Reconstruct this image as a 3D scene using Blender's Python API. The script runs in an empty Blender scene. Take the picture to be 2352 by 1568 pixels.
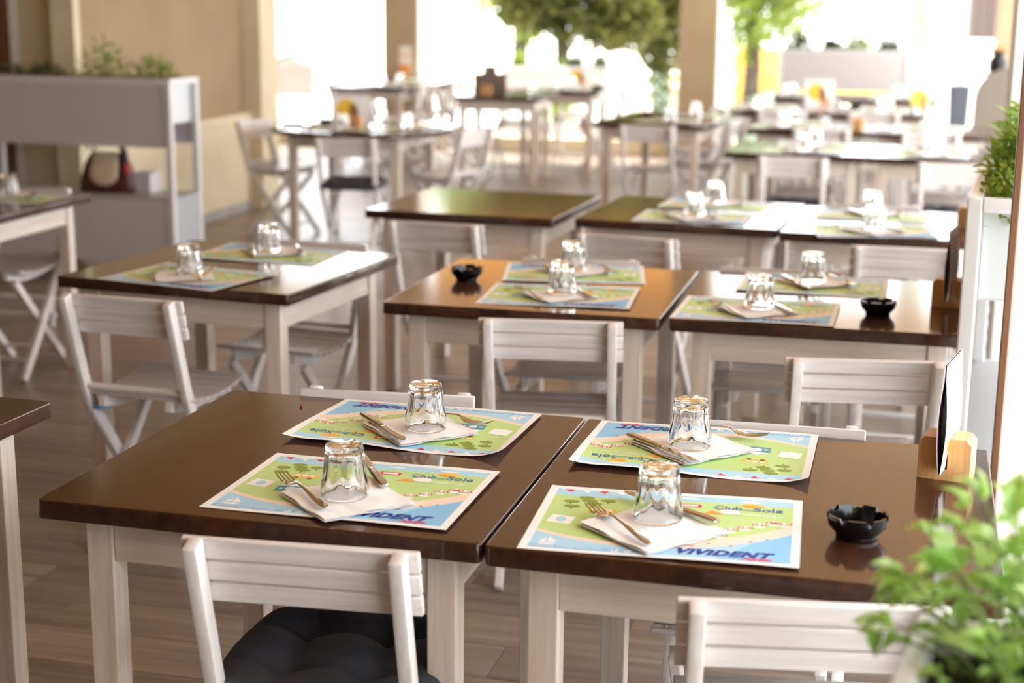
import bpy, bmesh, math, random
from mathutils import Vector, Matrix, noise
R = math.radians
random.seed(7)
scene = bpy.context.scene
col = scene.collection

# ------------------------------------------------------------------ camera
FPX, PITCH, ROLL, HCAM, YAW = 3559.75, .2190628501, .009986880105, 1.5903914453, R(14.6)
_cy, _sy = math.cos(YAW), math.sin(YAW)
def yawv(v): return Vector((v[0]*_cy - v[1]*_sy, v[0]*_sy + v[1]*_cy, v[2]))
_fw = Vector((0, math.cos(PITCH), -math.sin(PITCH))); _up = Vector((0, math.sin(PITCH), math.cos(PITCH))); _rt = Vector((1, 0, 0))
FW = yawv(_fw)
RT = yawv(math.cos(ROLL)*_rt + math.sin(ROLL)*_up)
UP = yawv(-math.sin(ROLL)*_rt + math.cos(ROLL)*_up)
CAM = Vector((0, 0, HCAM))
cam = bpy.data.cameras.new('camera')
camo = bpy.data.objects.new('camera', cam); col.objects.link(camo)
M = Matrix((RT, UP, -FW)).transposed().to_4x4(); M.translation = CAM
camo.matrix_world = M
cam.sensor_fit = 'HORIZONTAL'; cam.sensor_width = 36; cam.lens = FPX/2352*36
cam.dof.use_dof = True; cam.dof.focus_distance = 2.95; cam.dof.aperture_fstop = 2.8
cam.clip_end = 300
scene.camera = camo

def ray(px, py): return FW + RT*((px-1176)/FPX) - UP*((py-784)/FPX)
def at(px, py, z):                      # pixel -> point on the horizontal plane z
    d = ray(px, py); return CAM + d*((z-HCAM)/d.z)
def atv(px, py, v):                     # pixel -> point on the plane y = v
    d = ray(px, py); return CAM + d*(v/d.y)

# ------------------------------------------------------------------ light
world = bpy.data.worlds.new('world'); scene.world = world; world.use_nodes = True
bg = world.node_tree.nodes['Background']
bg.inputs[0].default_value = (.93, .97, 1, 1); bg.inputs[1].default_value = 3.9
sun = bpy.data.lights.new('sun', 'SUN'); sun.energy = 7; sun.angle = R(1); sun.color = (1, .93, .8)
suno = bpy.data.objects.new('sun', sun); col.objects.link(suno)
suno.rotation_euler = Vector((-.10, -.44, -.89)).to_track_quat('-Z', 'Y').to_euler()
scene.view_settings.view_transform = 'Standard'; scene.view_settings.look = 'None'
scene.view_settings.gamma = 1; scene.view_settings.use_curve_mapping = False
scene.view_settings.exposure = .74

# ------------------------------------------------------------------ materials
MATS = {}
def nodes_of(m): return m.node_tree.nodes, m.node_tree.links
def mat(name, color, rough=.5, metal=0., coat=0., spec=.5, trans=0., sss=0., coat_rough=.08):
    m = bpy.data.materials.new(name); m.use_nodes = True
    b = m.node_tree.nodes['Principled BSDF']
    b.inputs['Base Color'].default_value = (*color, 1); b.inputs['Roughness'].default_value = rough
    b.inputs['Metallic'].default_value = metal; b.inputs['Coat Weight'].default_value = coat
    b.inputs['Coat Roughness'].default_value = coat_rough
    b.inputs['Specular IOR Level'].default_value = spec; b.inputs['Transmission Weight'].default_value = trans
    MATS[name] = m; return m
def grain(name, c1, c2, scale=(60, 3, 60), rough=.5, bump=.15, coat=0., boards=0, board_axis=0, board_amt=.25, detail=5, rvar=0., coat_rough=.08, spec=.5, world_rand=True):
    """wood: stretched noise between two colours, optional board stripes"""
    m = mat(name, c1, rough, coat=coat, coat_rough=coat_rough, spec=spec); N, L = nodes_of(m); b = N['Principled BSDF']
    tc = N.new('ShaderNodeTexCoord'); oi = N.new('ShaderNodeObjectInfo')
    mp = N.new('ShaderNodeMapping'); mp.inputs['Scale'].default_value = scale
    add = N.new('ShaderNodeVectorMath'); add.operation = 'ADD'
    sc = N.new('ShaderNodeMath'); sc.operation = 'MULTIPLY'; sc.inputs[1].default_value = 37.0
    L.new(oi.outputs['Random'], sc.inputs[0]); L.new(tc.outputs['Object'], mp.inputs['Vector'])
    L.new(mp.outputs[0], add.inputs[0]); L.new(sc.outputs[0], add.inputs[1])
    nz = N.new('ShaderNodeTexNoise'); nz.inputs['Scale'].default_value = 1; nz.inputs['Detail'].default_value = detail; nz.inputs['Roughness'].default_value = .65
    L.new(add.outputs[0], nz.inputs['Vector'])
    ramp = N.new('ShaderNodeValToRGB'); ramp.color_ramp.elements[0].position = .32; ramp.color_ramp.elements[1].position = .72
    ramp.color_ramp.elements[0].color = (*c1, 1); ramp.color_ramp.elements[1].color = (*c2, 1)
    L.new(nz.outputs['Fac'], ramp.inputs[0]); out = ramp.outputs[0]
    if boards:
        sp = N.new('ShaderNodeSeparateXYZ'); L.new(tc.outputs['Object'], sp.inputs[0])
        ml = N.new('ShaderNodeMath'); ml.operation = 'MULTIPLY'; ml.inputs[1].default_value = boards; L.new(sp.outputs[board_axis], ml.inputs[0])
        fl = N.new('ShaderNodeMath'); fl.operation = 'FLOOR'; L.new(ml.outputs[0], fl.inputs[0])
        ad = N.new('ShaderNodeMath'); ad.operation = 'ADD'; L.new(fl.outputs[0], ad.inputs[0]); L.new(sc.outputs[0], ad.inputs[1])
        wn = N.new('ShaderNodeTexWhiteNoise'); wn.noise_dimensions = '1D'; L.new(ad.outputs[0], wn.inputs['W'])
        mr = N.new('ShaderNodeMapRange'); mr.inputs[3].default_value = 1-board_amt; mr.inputs[4].default_value = 1+board_amt; L.new(wn.outputs[0], mr.inputs[0])
        mx = N.new('ShaderNodeVectorMath'); mx.operation = 'SCALE'; L.new(out, mx.inputs[0]); L.new(mr.outputs[0], mx.inputs['Scale']); out = mx.outputs[0]
    if rvar:
        mr = N.new('ShaderNodeMapRange'); mr.inputs[3].default_value = 1-rvar; mr.inputs[4].default_value = 1+rvar
        gi = N.new('ShaderNodeNewGeometry'); a2 = N.new('ShaderNodeMath'); a2.operation = 'ADD'; L.new(gi.outputs['Random Per Island'], a2.inputs[0]); L.new(oi.outputs['Random'], a2.inputs[1])
        fr = N.new('ShaderNodeMath'); fr.operation = 'FRACT'; L.new(a2.outputs[0], fr.inputs[0]); L.new(fr.outputs[0], mr.inputs[0])
        mx = N.new('ShaderNodeVectorMath'); mx.operation = 'SCALE'; L.new(out, mx.inputs[0]); L.new(mr.outputs[0], mx.inputs['Scale']); out = mx.outputs[0]
    L.new(out, b.inputs['Base Color'])
    if bump:
        bp = N.new('ShaderNodeBump'); bp.inputs['Strength'].default_value = bump; bp.inputs['Distance'].default_value = .002
        L.new(nz.outputs['Fac'], bp.inputs['Height']); L.new(bp.outputs[0], b.inputs['Normal'])
    return m
def speckle(name, c1, c2, scale=30, rough=.8, bump=.2, detail=4, spec=.3, dist=.004):
    m = mat(name, c1, rough, spec=spec); N, L = nodes_of(m); b = N['Principled BSDF']
    tc = N.new('ShaderNodeTexCoord'); nz = N.new('ShaderNodeTexNoise'); nz.inputs['Scale'].default_value = scale; nz.inputs['Detail'].default_value = detail
    L.new(tc.outputs['Object'], nz.inputs['Vector'])
    ramp = N.new('ShaderNodeValToRGB'); ramp.color_ramp.elements[0].position = .35; ramp.color_ramp.elements[1].position = .68
    ramp.color_ramp.elements[0].color = (*c1, 1); ramp.color_ramp.elements[1].color = (*c2, 1)
    L.new(nz.outputs['Fac'], ramp.inputs[0]); L.new(ramp.outputs[0], b.inputs['Base Color'])
    bp = N.new('ShaderNodeBump'); bp.inputs['Strength'].default_value = bump; bp.inputs['Distance'].default_value = dist
    L.new(nz.outputs['Fac'], bp.inputs['Height']); L.new(bp.outputs[0], b.inputs['Normal'])
    return m
def leafmat(name, c1, c2, trans=.35, rough=.45):
    m = mat(name, c1, rough, spec=.4); N, L = nodes_of(m); b = N['Principled BSDF']
    gi = N.new('ShaderNodeNewGeometry'); oi = N.new('ShaderNodeObjectInfo')
    a2 = N.new('ShaderNodeMath'); a2.operation = 'ADD'; L.new(gi.outputs['Random Per Island'], a2.inputs[0]); L.new(oi.outputs['Random'], a2.inputs[1])
    fr = N.new('ShaderNodeMath'); fr.operation = 'FRACT'; L.new(a2.outputs[0], fr.inputs[0])
    mx = N.new('ShaderNodeMix'); mx.data_type = 'RGBA'; mx.inputs[6].default_value = (*c1, 1); mx.inputs[7].default_value = (*c2, 1)
    L.new(fr.outputs[0], mx.inputs[0]); L.new(mx.outputs[2], b.inputs['Base Color'])
    tr = N.new('ShaderNodeBsdfTranslucent'); L.new(mx.outputs[2], tr.inputs[0])
    ms = N.new('ShaderNodeMixShader'); ms.inputs[0].default_value = trans
    L.new(b.outputs[0], ms.inputs[1]); L.new(tr.outputs[0], ms.inputs[2]); L.new(ms.outputs[0], N['Material Output'].inputs[0])
    return m

grain('table_brown', (.023, .0070, .0027), (.060, .0195, .0064), (34, 1.6, 34), .6, .02, coat=1, boards=9.5, board_amt=.3, coat_rough=.10, spec=.1)
grain('beech', (.56, .46, .385), (.73, .645, .575), (55, 55, 2.5), .42, .08, spec=.4)
grain('beech_x', (.56, .46, .385), (.73, .645, .575), (2.5, 55, 55), .42, .08, spec=.4)
grain('beech_y', (.56, .46, .385), (.73, .645, .575), (55, 2.5, 55), .42, .08, spec=.4)
grain('white_wood', (.62, .575, .56), (.79, .77, .77), (60, 60, 3), .42, .12, spec=.4)
grain('white_wood_x', (.62, .575, .56), (.79, .77, .77), (3, 60, 60), .42, .12, spec=.4)
grain('seat_wood', (.40, .36, .35), (.58, .53, .51), (3, 50, 50), .34, .12, spec=.45)
grain('tile_wood', (.17, .135, .108), (.34, .285, .245), (1.6, 26, 10), .36, .12, rvar=.2, spec=.45)
speckle('grout', (.06, .05, .045), (.09, .08, .07), 60)
grain('pine', (.50, .25, .085), (.70, .43, .19), (70, 3, 6), .5, .1)
grain('unseen_ceiling_warm', (.54, .29, .105), (.66, .37, .145), (1, 14, 10), .5, .05)  # warm orange tone made up for the reflections on the tabletops
speckle('plaster_tan', (.31, .225, .135), (.355, .265, .16), 3, .85, .06)
speckle('plaster_column', (.43, .345, .225), (.48, .39, .26), 3, .85, .06)
speckle('plaster_cream', (.66, .58, .40), (.72, .645, .47), 3, .85, .06)
speckle('plaster_white', (.78, .76, .72), (.83, .82, .79), 4, .8, .05)
speckle('plinth_grey', (.33, .32, .30), (.42, .41, .39), 8, .7, .05)
grain('door_wood', (.12, .05, .02), (.2, .09, .04), (40, 40, 2), .4, .1)
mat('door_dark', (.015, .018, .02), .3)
mat('metal_white', (.66, .66, .67), .38, spec=.45)
mat('metal_grey', (.38, .39, .41), .4)
mat('trough_grey', (.60, .63, .66), .45)
mat('steel', (.55, .53, .50), .16, metal=1)
mat('zinc', (.40, .42, .44), .35, metal=.8)
mat('blue_tape', (.13, .38, .60), .5)
mat('paper_white', (.86, .86, .87), .55, spec=.35)
mat('napkin_white', (.88, .88, .90), .85, spec=.2)
mat('print_green', (.50, .70, .27), .5, spec=.35)
mat('print_sand', (.88, .70, .60), .5, spec=.35)
mat('print_sky', (.40, .68, .88), .5, spec=.35)
mat('print_sea', (.25, .55, .85), .5, spec=.35)
mat('print_seadeep', (.10, .33, .66), .5, spec=.35)
mat('print_navy', (.012, .035, .30), .5, spec=.35)
mat('print_red', (.75, .03, .10), .5, spec=.35)
mat('print_blue', (.04, .16, .42), .5, spec=.35)
mat('print_white', (.90, .90, .90), .5, spec=.35)
mat('print_yellow', (.85, .55, .06), .5, spec=.35)
mat('print_tree', (.24, .33, .05), .5, spec=.35)
mat('print_brown', (.25, .12, .04), .5, spec=.35)
mat('print_teal', (.10, .33, .42), .5, spec=.35)
mat('print_orange', (.85, .33, .06), .5, spec=.35)
mat('print_purple', (.045, .012, .035), .5, spec=.35)
mat('ashtray_black', (.004, .004, .0045), .16, spec=.5)
mat('cushion_navy', (.040, .043, .054), .75, spec=.35)
mat('bag_maroon', (.075, .018, .016), .38)
mat('bag_cream', (.62, .50, .36), .5)
mat('scarf_red', (.45, .03, .06), .7)
mat('scarf_navy', (.02, .03, .05), .7)
mat('box_grey', (.55, .54, .57), .6)
mat('board_brown', (.16, .125, .10), .6)
mat('bin_grey', (.075, .085, .11), .5)
mat('pot_black', (.012, .013, .013), .35)
mat('crumb_red', (.35, .05, .01), .7)
speckle('soil', (.018, .012, .008), (.07, .05, .035), 60, .95, 1, dist=.02)
speckle('pavement', (.62, .60, .55), (.70, .68, .63), 1.2, .85, .1)
speckle('trunk_pale', (.40, .38, .33), (.62, .60, .54), 5, .9, .6, dist=.03)
speckle('trunk_dark', (.045, .035, .025), (.10, .08, .06), 7, .95, .8, dist=.04)
speckle('ochre', (.70, .40, .08), (.80, .52, .14), 3, .8, .1)
grain('house_brown', (.07, .045, .04), (.11, .075, .065), (8, 8, .5), .6, .1)
mat('window_glass', (.55, .62, .66), .06, spec=.8)
leafmat('leaf_basil', (.24, .46, .07), (.55, .74, .24), .35, .38)
leafmat('leaf_herb', (.10, .22, .02), (.42, .52, .08), .4, .5)
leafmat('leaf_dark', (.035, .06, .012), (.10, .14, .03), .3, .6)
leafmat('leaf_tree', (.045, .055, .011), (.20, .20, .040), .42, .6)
leafmat('reflection_orange', (.78, .36, .10), (.80, .40, .12), .6, .8)  # colour of the added sheet that the tabletops reflect
leafmat('leaf_sun', (.17, .26, .03), (.42, .48, .10), .5, .55)
leafmat('leaf_silver', (.13, .20, .13), (.28, .36, .26), .35, .7)
leafmat('flower_orange', (.75, .25, .03), (.85, .55, .12), .4, .7)
mat('stem_green', (.20, .28, .07), .6)
mat('stem_brown', (.09, .06, .035), .8)
# glass
g = bpy.data.materials.new('glass'); g.use_nodes = True; MATS['glass'] = g
b = g.node_tree.nodes['Principled BSDF']
b.inputs['Base Color'].default_value = (.985, .995, .99, 1); b.inputs['Roughness'].default_value = 0.012
b.inputs['Transmission Weight'].default_value = 1; b.inputs['IOR'].default_value = 1.48
# perforated metal: rows of small holes on the object's x-z plane
def perforated():
    m = mat('metal_perforated', (.58, .56, .58), .42); N, L = nodes_of(m); b = N['Principled BSDF']
    tc = N.new('ShaderNodeTexCoord'); sp = N.new('ShaderNodeSeparateXYZ'); L.new(tc.outputs['Object'], sp.inputs[0])
    def math_(op, a, bb):
        n = N.new('ShaderNodeMath'); n.operation = op
        for i, v in enumerate((a, bb)):
            if isinstance(v, (int, float)): n.inputs[i].default_value = v
            elif v is not None: L.new(v, n.inputs[i])
        return n.outputs[0]
    x = math_('MULTIPLY', sp.outputs[0], 45); z = math_('MULTIPLY', sp.outputs[2], 45)
    a = math_('SUBTRACT', math_('FRACT', math_('ADD', x, z), 0), .5); c = math_('SUBTRACT', math_('FRACT', math_('SUBTRACT', x, z), 0), .5)
    d = math_('ADD', math_('MULTIPLY', a, a), math_('MULTIPLY', c, c))
    h = math_('LESS_THAN', d, .075)
    mx = N.new('ShaderNodeMix'); mx.data_type = 'RGBA'; mx.inputs[6].default_value = (.60, .575, .59, 1); mx.inputs[7].default_value = (.42, .40, .41, 1)
    L.new(h, mx.inputs[0]); L.new(mx.outputs[2], b.inputs['Base Color'])
perforated()

# ------------------------------------------------------------------ mesh helpers
def mesh(name, bm, mats, smooth=False, auto=None):
    me = bpy.data.meshes.new(name); bmesh.ops.recalc_face_normals(bm, faces=bm.faces)
    bm.to_mesh(me); bm.free()
    for m in ([mats] if isinstance(mats, str) else mats): me.materials.append(MATS[m])
    if smooth or auto:
        me.polygons.foreach_set('use_smooth', [True]*len(me.polygons))
        if auto:
            me.set_sharp_from_angle(angle=R(auto)); mx = max(p.area for p in me.polygons); big = [p for p in me.polygons if p.area > .08*mx]
            if len(big) <= 26:          # the flat faces of bevelled boxes stay flat
                for p in big: p.use_smooth = False
    return me
def obj(name, me, parent=None, loc=(0, 0, 0), rot=(0, 0, 0)):
    o = bpy.data.objects.new(name, me); col.objects.link(o); o.parent = parent
    o.location = loc; o.rotation_euler = rot; return o
def empty(name, loc=(0, 0, 0), rz=0):
    o = bpy.data.objects.new(name, None); col.objects.link(o); o.location = loc; o.rotation_euler = (0, 0, rz)
    o.empty_display_size = .1; return o
def tag(o, label, cat, group=None, kind=None):
    if label: o['label'] = label
    if cat: o['category'] = cat
    if group: o['group'] = group
    if kind: o['kind'] = kind
    return o
def copy_tree(o, parent=None):
    kids = [c for c in CH.get(o.name, [])] if False else list(o.children)
    c = o.copy(); col.objects.link(c); c.parent = parent
    for k in kids: copy_tree(k, c)
    return c
def dup(proto, loc, rz, label, cat, group=None):
    c = copy_tree(proto); c.location = loc; c.rotation_euler = (0, 0, rz)
    for k in ('label', 'category', 'group'):
        if k in c: del c[k]
    return tag(c, label, cat, group)
def bbox(bm, c, s, bev=0, seg=2, m=None, mi=0):
    r = bmesh.ops.create_cube(bm, size=1); vs = r['verts']
    bmesh.ops.scale(bm, vec=s, verts=vs); 
    fs = {f for v in vs for f in v.link_faces}
    for f in fs: f.material_index = mi
    if bev:
        es = list({e for v in vs for e in v.link_edges})
        rb = bmesh.ops.bevel(bm, geom=es, offset=bev, segments=seg, affect='EDGES', profile=.5)
        vs = list({v for f in rb['faces'] for v in f.verts} | {v for v in vs if v.is_valid})
    if m is not None: bmesh.ops.transform(bm, matrix=m, verts=vs)
    bmesh.ops.translate(bm, vec=c, verts=vs)
    return vs
def box(name, s, mats, parent=None, loc=(0, 0, 0), rot=(0, 0, 0), bev=0, seg=2, smooth=None):
    bm = bmesh.new(); bbox(bm, (0, 0, 0), s, bev, seg)
    return obj(name, mesh(name, bm, mats, auto=35 if bev else None), parent, loc, rot)
def lathe(bm, prof, n=32, cap0=True, cap1=True, mod=None, mi=0):
    rings = []
    for (r, z) in prof:
        ring = []
        for i in range(n):
            a = 2*math.pi*i/n; rr = r*(mod(a, z) if mod else 1)
            ring.append(bm.verts.new((rr*math.cos(a), rr*math.sin(a), z)))
        rings.append(ring)
    for k in range(len(rings)-1):
        for i in range(n):
            f = bm.faces.new((rings[k][i], rings[k][(i+1) % n], rings[k+1][(i+1) % n], rings[k+1][i])); f.material_index = mi
    if cap0: bm.faces.new(rings[0][::-1]).material_index = mi
    if cap1: bm.faces.new(rings[-1]).material_index = mi
    return rings
def tube(bm, pts, rad, n=8, mi=0):
    pts = [Vector(p) for p in pts]; rings = []
    rads = rad if isinstance(rad, (list, tuple)) else [rad]*len(pts)
    up = Vector((0, 0, 1))
    for i, p in enumerate(pts):
        d = (pts[min(i+1, len(pts)-1)] - pts[max(i-1, 0)]).normalized()
        a = d.cross(up if abs(d.z) < .95 else Vector((1, 0, 0))).normalized(); c = a.cross(d)
        rings.append([bm.verts.new(p + rads[i]*(math.cos(t)*a + math.sin(t)*c)) for t in [2*math.pi*j/n for j in range(n)]])
    for k in range(len(rings)-1):
        for i in range(n): bm.faces.new((rings[k][i], rings[k][(i+1) % n], rings[k+1][(i+1) % n], rings[k+1][i])).material_index = mi
    bm.faces.new(rings[0][::-1]).material_index = mi; bm.faces.new(rings[-1]).material_index = mi
def bar_profile(bm, path, w, t, x0=0, mi=0):
    """flat bar following a path in the y-z plane; w = width in x, t = thickness across the path"""
    P = [Vector((0, y, z)) for y, z in path]; rings = []
    for i, p in enumerate(P):
        d = (P[min(i+1, len(P)-1)] - P[max(i-1, 0)]).normalized(); nrm = Vector((0, -d.z, d.y))
        rings.append([bm.verts.new(Vector((x0+sx*w/2, 0, 0)) + p + nrm*(st*t/2)) for sx, st in ((-1, -1), (1, -1), (1, 1), (-1, 1))])
    for k in range(len(rings)-1):
        for i in range(4): bm.faces.new((rings[k][i], rings[k][(i+1) % 4], rings[k+1][(i+1) % 4], rings[k+1][i]))
    bm.faces.new(rings[0][::-1]); bm.faces.new(rings[-1])
def bevel_all(bm, off, seg=2):
    bmesh.ops.recalc_face_normals(bm, faces=bm.faces)
    bmesh.ops.bevel(bm, geom=[e for e in bm.edges if len(e.link_faces) == 2 and e.calc_face_angle(0) > .5], offset=off, segments=seg, affect='EDGES', profile=.5)

# ------------------------------------------------------------------ structure
def struct(name, me, loc=(0, 0, 0)):
    o = obj(name, me, None, loc); o['kind'] = 'structure'; return o
def sbox(name, lo, hi, m, bev=0):
    c = [(a+b)/2 for a, b in zip(lo, hi)]; s = [b-a for a, b in zip(lo, hi)]
    bm = bmesh.new(); bbox(bm, (0, 0, 0), s, bev)
    return struct(name, mesh(name, bm, m, auto=35 if bev else None), c)
U0, U1, V1 = -9.2, 1.15, 15.95
floor = sbox('floor', (U0, -3, -.3), (U1, V1, -.004), 'grout')
ROW, LEN, GAP = .192, 1.18, .0025
v_ref = at(100, 1360, 0).y; u_ref = at(50.5, 1351.7, 0).x
bm = bmesh.new(); bbox(bm, (0, 0, 0), (LEN-GAP, ROW-GAP, .008), .0008, 1)
tile_me = mesh('floor_tile', bm, 'tile_wood')
rnd = random.Random(3); tiles = []
r0 = int((-2.6-v_ref)/ROW); r1 = int((V1-v_ref)/ROW)
for r in range(r0, r1):
    off = u_ref + {0: 0, -1: .19, 2: -.01}.get(r, rnd.random()*LEN)
    v = v_ref + (r+.5)*ROW
    k0 = math.ceil((U0+.02-off)/LEN); k1 = math.floor((U1-.02-off)/LEN)
    for k in range(k0, k1):
        u = off + (k+.5)*LEN
        d = Vector((u, v, 0)) - CAM; z = d.dot(FW)
        vis = z > 1 and abs(d.dot(RT)/z) < .36+.6/z and -.24 < d.dot(UP)/z*1 < .3
        tiles.append((0 if vis else 1, z if z > 0 else 99, u, v))
tiles.sort()
for i, (h, z, u, v) in enumerate(tiles[:290]):
    obj('floor_tile', tile_me, floor, (u-floor.location.x, v-floor.location.y, -.004-floor.location.z))
bm = bmesh.new()
for h, z, u, v in tiles[290:]:
    bbox(bm, (u, v, -.004), (LEN-GAP, ROW-GAP, .008))
o = obj('floor_tiles', mesh('floor_tiles', bm, 'tile_wood'), floor, tuple(-floor.location)); o['kind'] = 'stuff'
sbox('ground', (-40, -14, -.62), (30, 75, -.32), 'pavement')
sbox('ceiling', (-9.2, -3, 2.95), (1.25, 16.1, 3.15), 'unseen_ceiling_warm')  # out of view; its warm wood is added so the tables reflect orange
sbox('trim_2', (.98, -3, 2.66), (1.25, 15.7, 2.95), 'plaster_cream')
sbox('wall_blocker_back', (-9.2, -3.2, 0), (1.25, -3, 2.95), 'plaster_tan')  # unseen wall added behind the camera to darken faces turned this way
sbox('wall_blocker_right', (1.25, -3.2, 0), (1.45, -.6, 2.95), 'plaster_tan')  # unseen wall added to block light from the right front
UW = -4.86
# left wall: cream base, tan recessed panel above a sill, cream end towards us
def wallseg(name, v0, v1, z0, z1, m, out=0., deep=.13): return sbox(name, (UW-deep, v0, z0), (UW+out, v1, z1), m, .004 if out else 0)
wallseg('wall_left', 8.40, 10.8, 0, .67, 'plaster_cream')
wallseg('wall_left', 8.40, 10.8, .67, 2.95, 'plaster_tan', -.03, .13)
wallseg('trim_3', 8.42, 10.78, .665, .728, 'plaster_cream', .03)
wallseg('trim_4', 8.33, 8.40, 0, 2.95, 'plaster_cream', .012, .145)
wallseg('trim_5', 10.78, 11.10, 0, 2.95, 'plaster_cream', .11)
wallseg('baseboard_left', 8.42, 10.78, 0, .07, 'plinth_grey', .012)
# recess behind the planter screen, with the door
sbox('wall_far', (-7.4, 8.5, 0), (-5.0, 8.65, 2.95), 'plaster_cream')  # tan wall given cream instead, to brighten the dim recess by colour
sbox('wall_blocker_left', (-9.4, 8.65, 0), (-9.2, 16.0, 2.95), 'plaster_tan')  # unseen wall added to shield the back tables from light at left
sbox('wall_blocker_side', (-7.5, -3, 0), (-7.3, 8.65, 2.95), 'plaster_tan')  # unseen facade added to cut light from the left and raise contrast
sbox('trim_6', (-5.37, 8.47, 0), (-5.33, 8.52, 2.5), 'plaster_white', .004)
d1 = sbox('door_1', (-6.21, 8.46, 0), (-5.37, 8.51, 2.4), 'door_wood', .004)
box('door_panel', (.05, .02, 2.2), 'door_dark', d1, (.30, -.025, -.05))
box('glazing_bar', (.045, .02, 2.2), 'plaster_white', d1, (.235, -.025, -.05))
box('door_panel', (.12, .02, 2.2), 'plaster_tan', d1, (.14, -.025, -.05))
box('door_handle', (.012, .03, .12), 'zinc', d1, (.39, -.035, -.1), bev=.004)
# columns: tan shaft, white strip painted for the lit right face, on a plinth
def column(name, u, v, w, m='plaster_column', z0=0., z1=2.95, strip=True, plinth='plinth_grey', ph=.12):
    s = sbox(name, (u, v, z0), (u+w, v+w, z1), m, .006)
    bm = bmesh.new(); bbox(bm, (0, 0, 0), (w+.05, w+.05, ph), .005)
    obj('plinth', mesh('plinth', bm, plinth, auto=35), s, (0, 0, z0+ph/2-(z0+z1)/2))
    if strip:
        bm = bmesh.new(); bbox(bm, (0, 0, 0), (.012, w*.62, z1-z0-.4), .003)
        obj('lit_strip', mesh('lit_strip', bm, 'plaster_white'), s, (w/2+.004, -w*.12, 0))
    return s
pR = atv(1560, 100, 15.35); column('trim_7', pR.x, 15.35, .37)
pL = atv(880, 100, 15.35); column('trim_8', pL.x, 15.35, .37)
pF = atv(2291, 60, 15.35); column('trim_9', pF.x, 15.35, .37)
p2 = atv(2268, 900, 5.75); column('trim_10', p2.x, 5.75, .30, 'plaster_white', strip=False, ph=.16)
p1 = atv(2292, 1050, 3.32)
o = column('trim_11', p1.x, 3.32, .24, 'plaster_white', strip=False)
box('edge_board', (.014, .03, 2.7), 'door_wood', o, (-.125, -.107, .05), bev=.002)
# kerb along the open back edge
sbox('trim_12', (U0, 15.72, 0), (U1, 15.93, .16), 'plaster_cream', .01)

# orange sheet added out of view in the back opening to tint tabletop reflections
for u0, u1, lab in ((pL.x+.40, pR.x-.03, 'unseen orange sheet added between the tan columns to reflect in the tables'),):
    bm = bmesh.new(); n = 60; g = []
    for k in range(n+1):
        u = (u1-u0)*k/n; g.append([bm.verts.new((u, .012*math.sin(u*14), z)) for z in (.135, -.15, -.38-.03*abs(math.sin(u*7)))])
    for k in range(n):
        for j in (0, 1): bm.faces.new((g[k][j], g[k+1][j], g[k+1][j+1], g[k][j+1]))
    tag(obj('reflection_sheet', mesh('reflection_sheet', bm, 'reflection_orange', True), None, (u0, 15.85, 2.81)), lab, 'reflection_sheet')

# ------------------------------------------------------------------ tables
TW, TH, TT = .785, .75, .034
def build_table(w=TW, d=TW, name='dining_table'):
    t = empty(name)
    bm = bmesh.new(); r = bmesh.ops.create_cube(bm, size=1); bmesh.ops.scale(bm, vec=(w, d, TT), verts=bm.verts)
    bmesh.ops.bevel(bm, geom=[e for e in bm.edges if abs(e.verts[0].co.z-e.verts[1].co.z) > .01], offset=.011, segments=4, affect='EDGES', profile=.5)
    bmesh.ops.bevel(bm, geom=[e for e in bm.edges if abs(e.verts[0].co.z-e.verts[1].co.z) < .001 and abs(e.verts[0].co.z) > .01], offset=.0035, segments=3, affect='EDGES', profile=.5)
    obj('tabletop', mesh('tabletop', bm, 'table_brown', auto=40), t, (0, 0, TH-TT/2))
    ins, lg = .058, .05; hx, hy = w/2-ins, d/2-ins; lh = TH-TT
    bm = bmesh.new(); bbox(bm, (0, 0, 0), (lg, lg, lh), .003, 2); lme = mesh('leg', bm, 'beech', auto=35)
    for sx in (-1, 1):
        for sy in (-1, 1): obj('leg', lme, t, (sx*(hx-lg/2), sy*(hy-lg/2), lh/2))
    ah = .088
    bm = bmesh.new(); bbox(bm, (0, 0, 0), (2*(hx-lg), .022, ah), .002, 1); a1 = mesh('apron', bm, 'beech_x')
    bm = bmesh.new(); bbox(bm, (0, 0, 0), (.022, 2*(hy-lg), ah), .002, 1); a2 = mesh('apron', bm, 'beech_y')
    for s in (-1, 1):
        obj('apron', a1, t, (0, s*(hy-.017), lh-ah/2)); obj('apron', a2, t, (s*(hx-.017), 0, lh-ah/2))
    return t
proto_table = build_table(); proto_long = build_table(TW, 1.15)
used = set()
def place(proto, loc, rz, label, cat, group=None):
    if proto.name not in used:
        used.add(proto.name); proto.location = loc; proto.rotation_euler = (0, 0, rz); tag(proto, label, cat, group); return proto
    return dup(proto, loc, rz, label, cat, group)
TAB = {}
def table(key, nl, rz, desc, proto=None, d=TW, group=None):
    """nl: near-left corner of the top; desc: the label"""
    c, s = math.cos(rz), math.sin(rz)
    ctr = Vector((nl[0] + c*TW/2 - s*d/2, nl[1] + s*TW/2 + c*d/2, 0))
    o = place(proto or proto_table, ctr, rz, desc, 'table', group)
    TAB[key] = (ctr, rz); return o
def tcorner(x, y):        # fitted camera-frame corner -> scene
    return yawv((x, y, 0))
table('T1', tcorner(-.8055, 2.505), R(-.07), 'dark brown topped square table beside the chair with tufted cushion')
table('T2', tcorner(-.0414, 2.300), R(.02), 'dark brown topped square table with ashtray and menu block beside basil planter')
table('T3', tcorner(-.3656, 4.265), R(.24), 'square table with lone black ashtray beside two placemats')
table('T4', tcorner(.4206, 4.073), R(1.2), 'square table with ashtray and menu block next to tall herb planter')
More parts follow.
